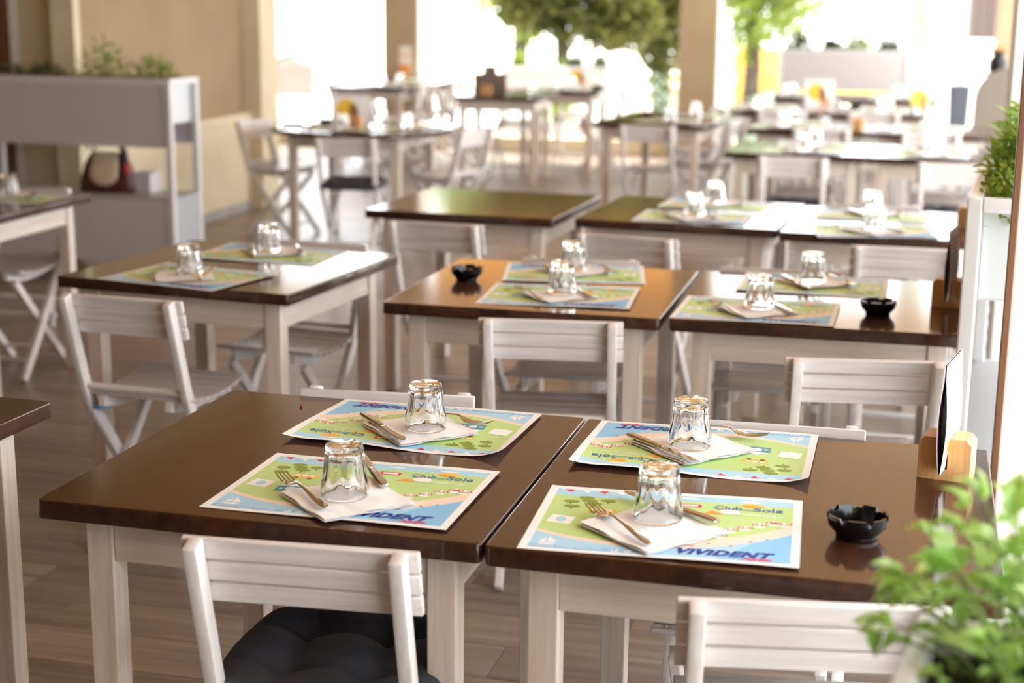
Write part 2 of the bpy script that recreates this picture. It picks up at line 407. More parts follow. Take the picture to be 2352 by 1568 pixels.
table('T5', tcorner(-1.3823, 4.622), R(-5.1), 'square table for two standing alone between planter screen and ashtray table')
table('T6', tcorner(-.598, 6.183), R(-2.3), 'bare square table with nothing on its shiny top')
table('T7', tcorner(.2366, 5.979), R(-3.6), 'square table for two right beside the bare table')
table('T8', at(1789, 532, .75), R(-3), 'square table joined to the one beside the bare table, glossy with skylight')
p0 = at(212.4, 445, .75); table('T0', (p0.x-TW, p0.y-TW), R(.5), 'square table in front of perforated planter screen with handbag')
p9 = at(115.4, 916.4, .75); table('T9', (p9.x-TW, p9.y-TW), R(-1), 'square table corner with nothing set, near the table with tufted cushion chair')
table('T10', at(1036, 220, .75), R(3), 'square table holding a brown card box menu near the far planter', d=TW)
p = at(1172, 207, .75); table('T10b', (p.x+.02, TAB['T10'][0].y+.62), R(1), 'square table of four tumblers before the far planter')
TAB['T10c'] = TAB['T10b']
table('T11', at(1362, 279.5, .75), R(-6), 'longer table with black ashtray standing before the tan column', proto_long, 1.15)
pT12 = at(750, 197, .75); table('T12', pT12, R(-4), 'dark topped table at the column with a poster')
table('T12b', (pT12.x+.06, pT12.y+.80), R(-4), 'dark topped table against the far column foot')
r1 = at(1662, 349, .75); table('R1a', r1, R(-1), 'bright table with black cushion chair, second row from herb planter')
table('R1b', (r1.x+TW+.004, r1.y-.02), R(-1), 'bright table with black ashtray behind herb planter')
r2 = at(1715, 295, .75); table('R2a', r2, R(-2), 'bright table with curled menu in a wooden block')
table('R2b', (r2.x+TW+.004, r2.y-.03), R(-2), 'bright table before the rounded brown board')
r3 = at(1650, 252, .75); table('R3a', r3, R(-2), 'table with a yellow circle menu card')
table('R3b', (r3.x+TW+.004, r3.y-.03), R(-2), 'table with small black ashtray near the pale trunk')
r4 = at(1728, 222, .75); table('R4a', r4, R(0), 'table under the far planter screen with two tumblers')
table('R4b', (r4.x+TW+.004, r4.y), R(0), 'table beside the pale trunk under the planter screen')

# round table
def build_round(rad=.61):
    t = empty('round_table')
    bm = bmesh.new(); lathe(bm, [(rad-.006, .716), (rad, .722), (rad, .744), (rad-.006, .75)], 72)
    obj('tabletop', mesh('tabletop', bm, 'table_brown', auto=40), t)
    bm = bmesh.new(); bbox(bm, (0, 0, 0), (.055, .055, .716), .003); lme = mesh('leg', bm, 'beech', auto=35)
    for sx in (-1, 1):
        for sy in (-1, 1): obj('leg', lme, t, (sx*.35, sy*.35, .358))
    bm = bmesh.new(); bbox(bm, (0, 0, 0), (.645, .022, .085), .002, 1); a = mesh('apron', bm, 'beech_x')
    for s in (-1, 1):
        obj('apron', a, t, (0, s*.36, .6735)); obj('apron', a, t, (s*.36, 0, .6735), (0, 0, R(90)))
    return t
rt = build_round(); legp = at(678, 560, 0)
rt.location = (legp.x+.35, legp.y+.35, 0); tag(rt, 'round dark topped table with four chairs about it', 'table')
RTC = Vector(rt.location)

# ------------------------------------------------------------------ folding chairs
def build_chair():
    c = empty('folding_chair')
    path = [(-.205, .762), (-.165, .62), (-.13, .50), (-.105, .43), (.06, .205), (.215, .006)]
    bm = bmesh.new(); bar_profile(bm, path, .024, .036); bevel_all(bm, .004); pme = mesh('back_post', bm, 'white_wood', auto=35)
    for s in (-1, 1): obj('back_post', pme, c, (s*.163, 0, 0))
    bm = bmesh.new(); bar_profile(bm, [(.19, .415), (.01, .21), (-.175, .006)], .022, .032); bevel_all(bm, .003); lme = mesh('leg', bm, 'white_wood', auto=35)
    for s in (-1, 1): obj('leg', lme, c, (s*.132, 0, 0))
    # back slats on the sitter's side of the posts
    bm = bmesh.new(); bbox(bm, (0, 0, 0), (.382, .013, .0362), .003, 2); sme = mesh('back_slat', bm, 'white_wood_x', auto=35)
    lean = math.atan2(.04, .142)
    for k in range(3):
        z = .745 - k*.0392; y = -.205 + (.762-z)*(.04/.142) + .0262
        obj('back_slat', sme, c, (0, y, z), (lean, 0, 0))
    # seat
    def sz(y): return .425 + .75*(y-.045)**2
    def sl(y): return math.atan(1.5*(y-.045))
    bm = bmesh.new(); bbox(bm, (0, 0, 0), (.352, .0375, .013), .003, 2); tme = mesh('seat_slat', bm, 'seat_wood', auto=35)
    ys = [-.105+.0425*k for k in range(8)]
    for y in ys: obj('seat_slat', tme, c, (0, y, sz(y)+.0185), (sl(y), 0, 0))
    bm = bmesh.new(); bar_profile(bm, [(y, sz(y)-.004) for y in [-.13+.035*k for k in range(11)]], .02, .03); rme = mesh('seat_rail', bm, 'white_wood')
    for s in (-1, 1): obj('seat_rail', rme, c, (s*.1075, 0, 0))
    bm = bmesh.new()
    for y in ys:
        for s in (-1, 1):
            m = Matrix.Translation((s*.15, y, sz(y)+.0255)) @ Matrix.Rotation(sl(y), 4, 'X')
            r = bmesh.ops.create_uvsphere(bm, u_segments=8, v_segments=5, radius=.0042); bmesh.ops.scale(bm, vec=(1, 1, .5), verts=r['verts']); bmesh.ops.transform(bm, matrix=m, verts=r['verts'])
    o = obj('screw_heads', mesh('screw_heads', bm, 'zinc', True), c); o['kind'] = 'stuff'
    def dowel(y, z, w, rad=.010):
        bm = bmesh.new(); tube(bm, [(-w/2, 0, 0), (w/2, 0, 0)], rad, 10); obj('dowel', mesh('dowel', bm, 'white_wood_x', auto=40), c, (0, y, z))
    dowel(-.128, .485, .304); dowel(-.118, .07, .244); dowel(.158, .08, .304)
    return c
chair0 = build_chair()
CH_TOP = Vector((0, -.185, .763))
CHAIRS = {}
def chair(key, L=None, Rr=None, rz=None, face=1, label='', group=None, z=.763, mid=None):
    """L/Rr: pixels of the ends of the top slat (as seen); face=1 backrest towards us, -1 chair faces us"""
    if mid is None:
        a = at(*L, z) if L else None; b2 = at(*Rr, z) if Rr else None
        if rz is None: rz = math.atan2(b2.y-a.y, b2.x-a.x)
        d = Vector((math.cos(rz), math.sin(rz), 0))*.191
        if a is not None and b2 is not None: mid = (a+b2)/2
        elif a is not None: mid = a + d
        else: mid = b2 - d
    ang = rz if face == 1 else rz + math.pi
    off = Matrix.Rotation(ang, 4, 'Z') @ Vector((0, CH_TOP.y, 0))
    loc = Vector((mid[0], mid[1], 0)) - Vector((off.x, off.y, 0))
    o = place(chair0, loc, ang, label, 'chair', group); CHAIRS[key] = (loc, ang); return o
chair('C', (412, 1233), (962, 1272), label='white folding chair with dark tufted cushion pushed under joined table')
chair('A', (142, 673), (410, 693), label='white folding chair with blue taped bracket at the lone table')
chair('G', (1098, 731), (1432, 741), label='white folding chair pushed under table with lone ashtray')
chair('E', (1555, 1376), None, R(10.5), label='white folding chair beside the basil planter')
chair('J', (1818, 822), (2168, 832), label='whitewashed folding chair with riveted seat turned at table by herb planter')
chair('I', (892, 506), (1105, 518), label='white folding chair pushed under the bare table')
chair('H', (1325, 535), (1553, 551), label='white folding chair at the table beside the bare one')
chair('K', (1953, 563), None, R(1), label='white folding chair at glossy table next to herb planter leg')
chair('L', (1745, 358), (1897, 364), label='white folding chair with flat black cushion at bright table')
chair('M', (2106, 373), None, R(-1), label='white folding chair with black cushion half behind herb planter')
chair('U', (1422, 287), (1552, 291), label='white folding chair at longer table before tan column')
def far_mid(tk, px, rz):      # a chair drawn up behind a table: its back just clears the far edge
    c, a = TAB[tk]; e = c.y + TW/2; return (atv(px, 912 if tk in ('T1', 'T2') else 606, e).x, e + .021 + .191*abs(math.sin(rz-a)))
chair('D', rz=R(6), mid=far_mid('T1', 876, R(6)), face=-1, label='white folding chair facing the tufted cushion chair across its table')
chair('F', rz=R(2), mid=far_mid('T2', 1765, R(2)), face=-1, label='white folding chair across the table from the basil planter')
chair('N', rz=R(4), mid=far_mid('T3', 1329, R(4)), face=-1, label='white folding chair behind table with lone ashtray')
c4, a4 = TAB['T4']; chair('O', rz=R(2), face=-1, mid=(c4.x-.16, c4.y+TW/2+.026), label='white folding chair behind table with ashtray and menu block')
c5, a5 = TAB['T5']; chair('B', rz=a5, face=-1, mid=(c5.x+.10, c5.y+TW/2+.055), label='white folding chair facing the blue taped chair across its table')
c0, a0 = TAB['T0']; chair('P', rz=R(0), face=-1, mid=(c0.x+.085, c0.y+TW/2+.024), label='white folding chair behind table before the planter screen')
c8, a8 = TAB['T8']; chair('T8f', rz=R(0), face=-1, mid=(c8.x-.1, c8.y+TW/2+.045), label='white folding chair behind glossy joined table')
# round table chairs
chair('Rn', (727, 317), (860, 318), R(0) + R(14.6)*0 + R(8), label='white folding chair with black cushion at round table')
chair('Rl', rz=R(-100), face=1, mid=(RTC.x-.80, RTC.y+.05), label='white folding chair at round table beside the wall')
chair('Rr', rz=R(70), face=1, mid=(RTC.x+.80, RTC.y-.12), label='pale folding chair at round table, turned away from the wall')
chair('Rb', rz=R(185), face=1, mid=(RTC.x+.05, RTC.y+.80), label='white folding chair behind the round table')
def tchair(key, tk, side, du=0, dv=0, turn=0, label='', dl=TW):
    c, a = TAB[tk]; h = {'n': (0, -1), 'f': (0, 1), 'l': (-1, 0), 'r': (1, 0)}[side]
    hd = (dl/2 if side in 'nf' else TW/2)
    p = Matrix.Rotation(a, 4, 'Z') @ Vector((h[0]*(hd+.05)+du, h[1]*(hd+.05)+dv, 0))
    ang = {'n': 0, 'f': 180, 'l': -90, 'r': 90}[side]
    chair(key, rz=a+R(ang+turn), mid=(c.x+p.x, c.y+p.y), label=label)
tchair('T10a', 'T10', 'l', -.10, -.12, 5, 'folding chair at the brown card menu table')
tchair('T10e', 'T10', 'f', -.02, .26, 0, 'folding chair between brown card menu table and tumbler table')
tchair('T10bR', 'T10b', 'r', .14, -.08, 6, 'pale folding chair drawn out from tumbler table')
tchair('T10bL', 'T10b', 'f', .0, .26, 0, 'folding chair before the far planter box')
tchair('T11r', 'T11', 'r', .06, -.1, -8, 'white folding chair turned at the end of the longer table')
tchair('T11f', 'T11', 'f', .10, .5, -60, 'white folding chair against the tan column', 1.15)
tchair('T12r', 'T12', 'r', .0, 0, 0, 'folding chair at the table by the poster column')
tchair('T12r2', 'T12b', 'r', .0, .05, 0, 'folding chair at the table against the column foot')
tchair('T12l', 'T12', 'l', -.02, 0, 0, 'folding chair on the open side of poster column table')
tchair('R1af', 'R1a', 'f', 0, 0, 0, 'white folding chair facing a flat black cushion chair')
tchair('R1bf', 'R1b', 'f', 0, 0, 0, 'white folding chair behind the bright table with ashtray')
tchair('R2an', 'R2a', 'n', .1, .02, 0, 'white folding chair before the curled menu table')
tchair('R2bn', 'R2b', 'n', 0, .02, 0, 'white folding chair before the rounded board table')
tchair('R3an', 'R3a', 'n', .1, 0, 0, 'white folding chair before the yellow circle menu table')
tchair('R3bn', 'R3b', 'n', 0, 0, 0, 'white folding chair before the small ashtray table near trunk')
# blue tape under one chair
lo, an = CHAIRS['A']; ca = [o for o in col.objects if o.name.startswith('folding_chair') and o.get('label', '').startswith('white folding chair with blue taped')][0]
tp = box('blue_tape', (.03, .075, .014), 'blue_tape', ca, (-.137, -.075, .4125), (R(-8), 0, 0), bev=.003); tp['label'] = 'blue tape strip'

# tufted cushions
def build_cushion():
    bm = bmesh.new(); n = 34; w = .40; T = .075
    tf = [(-.09, -.09), (.09, -.09), (-.09, .09), (.09, .09), (0, 0)] if False else [(-.075, -.075), (.075, -.075), (-.075, .075), (.075, .075)]
    def h(x, y):
        ex = 1-(abs(x)/(w/2))**6; ey = 1-(abs(y)/(w/2))**6
        b = max(0, ex)**.5*max(0, ey)**.5
        d = 0
        for (a, c) in tf:
            r2 = (x-a)**2+(y-c)**2; d += .034*math.exp(-r2/.0012)+.016*math.exp(-r2/.006)
            for dx, dy in ((1, 0), (0, 1)):
                t = abs((y-c) if dx else (x-a)); d += .006*math.exp(-(t/.012)**2)*(1 if max(abs(x-a), abs(y-c)) < .16 else .6)
        wr = .0025*noise.noise(Vector((x*22, y*22, 3)))
        return b*T*.62 - d*b*.75 + wr*b
    def rs(i): return math.sin((i/n-.5)*math.pi)*w/2
    def rc(i, j):
        x, y = rs(i), rs(j); a, c = abs(x)/(w/2), abs(y)/(w/2); k = 1-.13*(a*c)**2; return x*k, y*k
    top = [[bm.verts.new((*rc(i, j), .02+h(rs(i), rs(j)))) for j in range(n+1)] for i in range(n+1)]
    bot = [[bm.verts.new((rc(i, j)[0]*.985, rc(i, j)[1]*.985, .02-.019*max(0, 1-(abs(rs(i))/(w/2))**6)**.5*max(0, 1-(abs(rs(j))/(w/2))**6)**.5)) for j in range(n+1)] for i in range(n+1)]
    for i in range(n):
        for j in range(n):
            bm.faces.new((top[i][j], top[i+1][j], top[i+1][j+1], top[i][j+1])); bm.faces.new((bot[i][j], bot[i][j+1], bot[i+1][j+1], bot[i+1][j]))
    for i in range(n):
        for a, b_ in (((i, 0), (i+1, 0)), ((i+1, n), (i, n)), ((0, i+1), (0, i)), ((n, i), (n, i+1))):
            bm.faces.new((top[a[0]][a[1]], bot[a[0]][a[1]], bot[b_[0]][b_[1]], top[b_[0]][b_[1]]))
    me = mesh('seat_cushion', bm, 'cushion_navy', True)
    root = obj('seat_cushion', me)
    bm = bmesh.new()
    for a, c in tf:
        r = bmesh.ops.create_uvsphere(bm, u_segments=10, v_segments=6, radius=.008); bmesh.ops.scale(bm, vec=(1, 1, .5), verts=r['verts'])
        bmesh.ops.translate(bm, vec=(a, c, .02+h(a, c)+.002), verts=r['verts'])
        bb = obj('button', mesh('button', bm, 'cushion_navy', True), root); bm = bmesh.new()
    bm.free(); return root
cush0 = build_cushion()
def cushion(key, label, dy=.03):
    lo, an = CHAIRS[key]; p = lo + Matrix.Rotation(an, 4, 'Z') @ Vector((0, dy, 0))
    place(cush0, (p.x, p.y, .4435), an, label, 'cushion')
cushion('C', 'dark navy tufted seat cushion on folding chair under the joined tables', .045)
cushion('L', 'black seat cushion on chair at bright table')
cushion('M', 'black seat cushion on chair half behind herb planter')
cushion('Rn', 'black seat cushion on the round table chair')

# ------------------------------------------------------------------ place settings
MW, MH = .434, .325
def wave(x, y, k):
    e = max(abs(x)/(MW/2), abs(y)/(MH/2))
    if k == 0: a = .0015*math.sin(9*x+4*y)+.0015 + .006*max(0, e-.8)*(1+math.sin(11*x-7*y))
    else:
        a = .0022*math.sin(8*x-11*y+1)+.0024 + .030*max(0, (x-.16)/.06)**2*max(0, .5+y/MH)*.25 + .03*max(0, (-x-.165)/.055)**2*max(0, .5+y/MH)*.35
        a += .005*max(0, (y-.10)/.06)**2*(.5+.5*math.sin(18*x))
    return max(0, a)
def strip(bm, f0, f1, x0, x1, k, lay, mi=0, nx=40, ny=10):
    g = []
    for i in range(nx+1):
        x = x0+(x1-x0)*i/nx; a, c = f0(x), f1(x)
        if c < a: c = a
        g.append([bm.verts.new((x, a+(c-a)*j/ny, wave(x, a+(c-a)*j/ny, k)+.0004+lay*.00016)) for j in range(ny+1)])
    for i in range(nx):
        for j in range(ny):
            vs = [g[i][j], g[i+1][j], g[i+1][j+1], g[i][j+1]]
            try: f = bm.faces.new(vs); f.material_index = mi; f.smooth = True
            except ValueError: pass
def poly(bm, pts, k, lay, mi):
    try: f = bm.faces.new([bm.verts.new((x, y, wave(x, y, k)+.0004+lay*.00016)) for x, y in pts]); f.material_index = mi
    except ValueError: pass
def ell(cx, cy, a, b_, n=16, t0=0, t1=360):
    return [(cx+a*math.cos(R(t0+(t1-t0)*i/n)), cy+b_*math.sin(R(t0+(t1-t0)*i/n))) for i in range(n+(0 if t1-t0 == 360 else 1))]
def text_verts(s, size, shear=0, bold=0., spacing=1.):
    cu = bpy.data.curves.new('t', 'FONT'); cu.body = s; cu.size = size; cu.shear = shear; cu.offset = bold; cu.space_character = spacing
    cu.resolution_u = 3; cu.align_x = 'LEFT'
    to = bpy.data.objects.new('t', cu); col.objects.link(to)
    dg = bpy.context.evaluated_depsgraph_get(); me = bpy.data.meshes.new_from_object(to.evaluated_get(dg))
    vs = [v.co.copy() for v in me.vertices]; fs = [tuple(p.vertices) for p in me.polygons]
    bpy.data.objects.remove(to); bpy.data.curves.remove(cu); bpy.data.meshes.remove(me)
    return vs, fs
def text(bm, s, x, y, width, k, lay, mi, size=.03, shear=0, bold=0., ysc=1., spacing=1.):
    vs, fs = text_verts(s, size, shear, bold, spacing)
    w = max(v.x for v in vs)-min(v.x for v in vs); sc = width/w; x0 = min(v.x for v in vs)
    P = []
    for v in vs:
        X, Y = x+(v.x-x0)*sc, y+v.y*sc*ysc; P.append(bm.verts.new((X, Y, wave(X, Y, k)+.0004+lay*.00016)))
    for f in fs:
        try: bm.faces.new([P[i] for i in f]).material_index = mi
        except ValueError: pass
def build_mat(k):
    bm = bmesh.new(); nx, ny = 44, 32; g = []
    for i in range(nx+1):
        x = -MW/2+MW*i/nx
        g.append([bm.verts.new((x, -MH/2+MH*j/ny, wave(x, -MH/2+MH*j/ny, k)+.0003)) for j in range(ny+1)])
    for i in range(nx):
        for j in range(ny): bm.faces.new((g[i][j], g[i+1][j], g[i+1][j+1], g[i][j+1]))
    root = obj('placemat', mesh('placemat', bm, 'paper_white', True))
    ix, iy = MW/2-.014, MH/2-.014
    sand_lo = lambda x: max(-iy, min(iy, -.118 + 1.5*(x+.03)**2*(1 if x < -.03 else 1.28)))
    sand_hi = lambda x: max(-iy, min(iy, sand_lo(x) + .012 + .018*max(0, min(1, (x+.15)/.25)) + .05*max(0, x+.02)))
    sky_lo = lambda x: iy-.030 + .006*math.sin(x*14)
    def part(nm, mats, fn):
        bm = bmesh.new(); fn(bm); me = bpy.data.meshes.new(nm); bm.to_mesh(me); bm.free()
        for m in mats: me.materials.append(MATS[m])
        o = obj(nm, me, root)
        if 'icons' in nm or 'lettering' in nm: o['kind'] = 'stuff'
    part('printed_sky', ['print_sky'], lambda bm: strip(bm, lambda x: max(sky_lo(x), sand_hi(x)), lambda x: iy, -ix, ix, k, 0))
    part('printed_lawn', ['print_green'], lambda bm: strip(bm, sand_hi, lambda x: max(sand_hi(x), sky_lo(x)), -ix, ix, k, 0))
    part('printed_beach', ['print_sand'], lambda bm: strip(bm, sand_lo, sand_hi, -ix, ix, k, 0))
    def sea(bm):
        strip(bm, lambda x: -iy, sand_lo, -ix, ix, k, 0)
        strip(bm, lambda x: -iy, lambda x: max(-iy, min(sand_lo(x)-.004, -iy+1.55*(x-.09))), .09, ix, k, 1, 1, 14)
        strip(bm, lambda x: -iy, lambda x: -iy+.014, -ix, -.01, k, 1, 1, 20, 2)
    part('printed_sea', ['print_sky', 'print_sea'], sea)
    def icons(bm):  # 0 white 1 red 2 tree 3 brown 4 yellow 5 teal 6 orange 7 sky
        for x in [-ix+.012+i*.03 for i in range(5)]:
            poly(bm, [(x, iy-.002), (x+.012, iy-.012-.003), (x-.012+.024+.006, iy-.001)], k, 1, 1 if int(x*100) % 2 else 0)
        for tx, ty in ((-.170, .085), (-.147, .108), (-.13, .078), (-.165, .060), (-.108, .098), (-.140, .093)):
            poly(bm, [(tx-.0015, ty-.014), (tx+.0015, ty-.014), (tx+.0015, ty), (tx-.0015, ty)], k, 1, 3); poly(bm, ell(tx, ty, .014, .008), k, 2, 2)
        poly(bm, [(-.135, .035), (-.09, .035), (-.085, .047), (-.095, .056), (-.135, .056)], k, 1, 4)
        for i in range(3): poly(bm, [(-.131+i*.013, .044), (-.121+i*.013, .044), (-.121+i*.013, .053), (-.131+i*.013, .053)], k, 2, 0)
        for x in (-.125, -.1): poly(bm, ell(x, .035, .005, .005, 10), k, 3, 3)
        poly(bm, [(-.195, -.025), (-.155, -.032), (-.150, .005), (-.190, .012)], k, 1, 0); poly(bm, ell(-.172, -.010, .009, .012), k, 2, 7)
        poly(bm, [(-.135, -.045), (-.085, -.045), (-.085, -.012), (-.135, -.012)], k, 1, 5); poly(bm, ell(-.11, -.027, .009, .010), k, 2, 0); poly(bm, ell(-.093, -.030, .004, .004, 8), k, 2, 0); poly(bm, ell(-.126, -.030, .004, .004, 8), k, 2, 0)
        poly(bm, [(-.14, -.012), (-.08, -.012), (-.11, .003)], k, 1, 0)
        poly(bm, [(-.192, -.126), (-.160, -.126), (-.168, -.134), (-.186, -.134)], k, 1, 0); poly(bm, [(-.176, -.123), (-.176, -.096), (-.160, -.120)], k, 1, 0); poly(bm, [(-.179, -.123), (-.179, -.100), (-.190, -.121)], k, 1, 0)
        poly(bm, [(.010, .092), (.050, .092), (.050, .108), (.010, .108)], k, 1, 1); poly(bm, [(.016, .096), (.044, .096), (.044, .104), (.016, .104)], k, 2, 0)
        poly(bm, [(.052, .062), (.088, .062), (.070, .082)], k, 1, 6); poly(bm, [(.075, .085), (.112, .082), (.094, .098)], k, 1, 4); poly(bm, [(.092, .083), (.097, .083), (.0945, .092)], k, 2, 3)
        poly(bm, ell(.098, .078, .018, .012), k, 3, 0) if k == 0 else None
        for ux, uy in ((.105, -.012), (.128, .002), (.150, .022), (.172, .036), (.090, -.040), (.190, .030)):
            poly(bm, ell(ux, uy, .013, .010, 10, 0, 180), k, 2, 1); poly(bm, [(ux-.004, uy), (ux+.004, uy), (ux+.003, uy+.010), (ux-.003, uy+.010)], k, 3, 0)
            poly(bm, ell(ux, uy-.009, .009, .0045, 10), k, 2, 0); poly(bm, [(ux-.010, uy), (ux-.006, uy), (ux-.005, uy+.008), (ux-.007, uy+.007)], k, 3, 0); poly(bm, [(ux+.006, uy), (ux+.010, uy), (ux+.007, uy+.007), (ux+.005, uy+.008)], k, 3, 0)
        for i, x in enumerate((-.066, -.046, -.026)): poly(bm, ell(x, -iy+.0075, .0062, .0062, 12), k, 2, 0)
        for x, y in ((.05, -.095), (.075, -.080), (.11, -.085), (.14, -.06), (.165, -.045), (.03, -.11)): poly(bm, ell(x, y, .0035, .0025, 8), k, 1, (5, 0, 1)[int(x*1000) % 3])
        poly(bm, ell(.135, .118, .021, .012, 18), k, 1, 4); poly(bm, ell(.130, .115, .013, .006, 14), k, 2, 6)
        for x in (.03, .13): poly(bm, ell(x, iy-.012, .018, .004, 12), k, 1, 0)
    part('printed_icons', ['print_white', 'print_red', 'print_tree', 'print_brown', 'print_yellow', 'print_teal', 'print_orange', 'print_sky'], icons)
    def brand(bm):
        text(bm, 'ViViDENT', .030, -.132, .150, k, 4, 0, shear=.35, bold=.0017, ysc=1.05, spacing=1.12)
        text(bm, 'Xylit', .125, -.1455, .052, k, 5, 1, shear=.35, bold=.0012, ysc=.7)
    part('brand_lettering', ['print_navy', 'print_red'], brand)
    def club(bm):
        text(bm, 'Club', .072, .090, .046, k, 4, 0, bold=.0004)
        text(bm, 'del', .1195, .090, .017, k, 4, 2)
        text(bm, 'Sole', .138, .090, .048, k, 4, 0, bold=.0004)
        text(bm, 'clubdelsole.com', .095, .066, .080, k, 4, 1, bold=.0005)
        text(bm, 'SHARE YOUR PICS ON', -.192, -iy+.004, .105, k, 4, 1)
        text(bm, 'clubdelsole_restaurants', -.012, -iy+.004, .036, k, 4, 1)
        for x, ch in ((-.0685, 'f'), (-.0490, 'o'), (-.0290, 'y')): text(bm, ch, x, -iy+.004, .0045, k, 5, 0)
    part('club_lettering', ['print_blue', 'print_white', 'print_teal'], club)
    return root
mat_protos = [build_mat(0), build_mat(1)]

def build_glass():
    bm = bmesh.new(); n = 72; Hh = .100
    def mod(a, z):       # nine flutes on the upper two thirds
        t = max(0, min(1, (z-.030)/.012))*max(0, min(1, (.094-z)/.006))
        return 1-.075*t*(.5-.5*math.cos(9*a))
    outer = [(.0375, 0), (.0395, .0015), (.0402, .006), (.0395, .022), (.0392, .030), (.0378, .038), (.036, .055), (.0342, .072), (.0325, .088), (.0318, .094), (.0305, .0985), (.028, .1)]
    inner = [(.0150, .0875), (.026, .0868), (.0292, .082), (.0310, .066), (.0335, .045), (.0355, .028), (.0366, .012), (.0370, .0015)]
    prof = outer
    rings = lathe(bm, outer, n, False, True, mod)
    ri = lathe(bm, inner, n, True, False, lambda a, z: 1-.03*max(0, min(1, (z-.03)/.012))*(.5+.5*math.cos(9*a)))
    for i in range(n): bm.faces.new((rings[0][i], ri[-1][i], ri[-1][(i+1) % n], rings[0][(i+1) % n]))
    bmesh.ops.scale(bm, vec=(1.02, 1.02, .91), verts=bm.verts); o = obj('tumbler', mesh('tumbler', bm, 'glass', True)); return o
glass0 = build_glass()
def build_napkin():
    bm = bmesh.new(); n = 18; w = .172
    def z(x, y, l): return .0012+.0016*l+ .0030*noise.noise(Vector((x*24, y*24, l*.7)))+ .0012*l*max(0, (x+y)/w)
    for l, s in ((0, 1.0), (1, .99), (2, .975)):
        g = []
        for i in range(n+1):
            row = []
            for j in range(n+1):
                x, y = (i/n-.5)*w*s, (j/n-.5)*w*s
                row.append(bm.verts.new((x+.002*noise.noise(Vector((y*20, l, 1))), y+.002*noise.noise(Vector((x*20, l, 5))), max(.0006, z(x, y, l)))))
            g.append(row)
        for i in range(n):
            for j in range(n): bm.faces.new((g[i][j], g[i+1][j], g[i+1][j+1], g[i][j+1]))
        if l:   # folded edges join the layers
            for i in range(n): pass
    me = mesh('napkin', bm, 'napkin_white', True); return obj('napkin', me)
napkin0 = build_napkin()
def loft(bm, secs):
    """secs: list of (y, width, zc, thick)"""
    rings = []
    for y, w, zc, t in secs:
        rings.append([bm.verts.new((x*w/2, y, zc+z_*t/2)) for x, z_ in ((-1, -.3), (-.6, -1), (.6, -1), (1, -.3), (1, .3), (.6, 1), (-.6, 1), (-1, .3))])
    for k in range(len(rings)-1):
        for i in range(8): bm.faces.new((rings[k][i], rings[k][(i+1) % 8], rings[k+1][(i+1) % 8], rings[k+1][i]))
    bm.faces.new(rings[0][::-1]); bm.faces.new(rings[-1])
def build_fork():
    root = empty('fork'); Z = .006
    bm = bmesh.new(); loft(bm, [(-.1, .006, Z, .002), (-.098, .013, Z, .003), (-.085, .0165, Z+.001, .003), (-.05, .012, Z+.002, .003), (-.01, .0065, Z+.006, .003), (.02, .006, Z+.008, .003), (.03, .009, Z+.006, .0026)])
    obj('handle', mesh('handle', bm, 'steel', auto=50), root)
    bm = bmesh.new(); loft(bm, [(.028, .008, Z+.0065, .0024), (.036, .018, Z+.003, .002), (.045, .0245, Z, .0018), (.055, .025, Z-.001, .0018), (.062, .0248, Z-.001, .0018)])
    obj('head', mesh('head', bm, 'steel', auto=50), root)
    bm = bmesh.new(); loft(bm, [(0, .0042, Z-.001, .0018), (.015, .0036, Z, .0018), (.03, .0032, Z+.0025, .0017), (.042, .0018, Z+.006, .0012)]); tm = mesh('tine', bm, 'steel', auto=50)
    for x in (-.0102, -.0034, .0034, .0102): obj('tine', tm, root, (x, .061, 0))
    return root
def build_knife():
    root = empty('knife'); Z = .007
    bm = bmesh.new(); loft(bm, [(-.105, .009, Z, .005), (-.102, .016, Z, .0075), (-.08, .0185, Z, .008), (-.03, .0165, Z, .0075), (-.005, .0125, Z, .006), (.0, .009, Z, .004)])
    obj('handle', mesh('handle', bm, 'steel', auto=50), root)
    bm = bmesh.new(); loft(bm, [(-.002, .010, Z, .003), (.008, .0165, Z, .0022), (.06, .0195, Z, .002), (.088, .018, Z, .0016), (.1, .011, Z, .0012), (.106, .003, Z, .001)])
    obj('blade', mesh('blade', bm, 'steel', auto=50), root)
    return root
fork0, knife0 = build_fork(), build_knife()
def ends(root, tip, tail, z, label, cat, group):
    """cutlery: tip = where the tines/blade end, tail = handle end, in scene coords"""
    a, b_ = Vector(tip), Vector(tail); m = (a+b_)/2; ang = math.atan2(a.y-b_.y, a.x-b_.x)-math.pi/2
    place(root, (m.x, m.y, z), ang, label, cat, group)
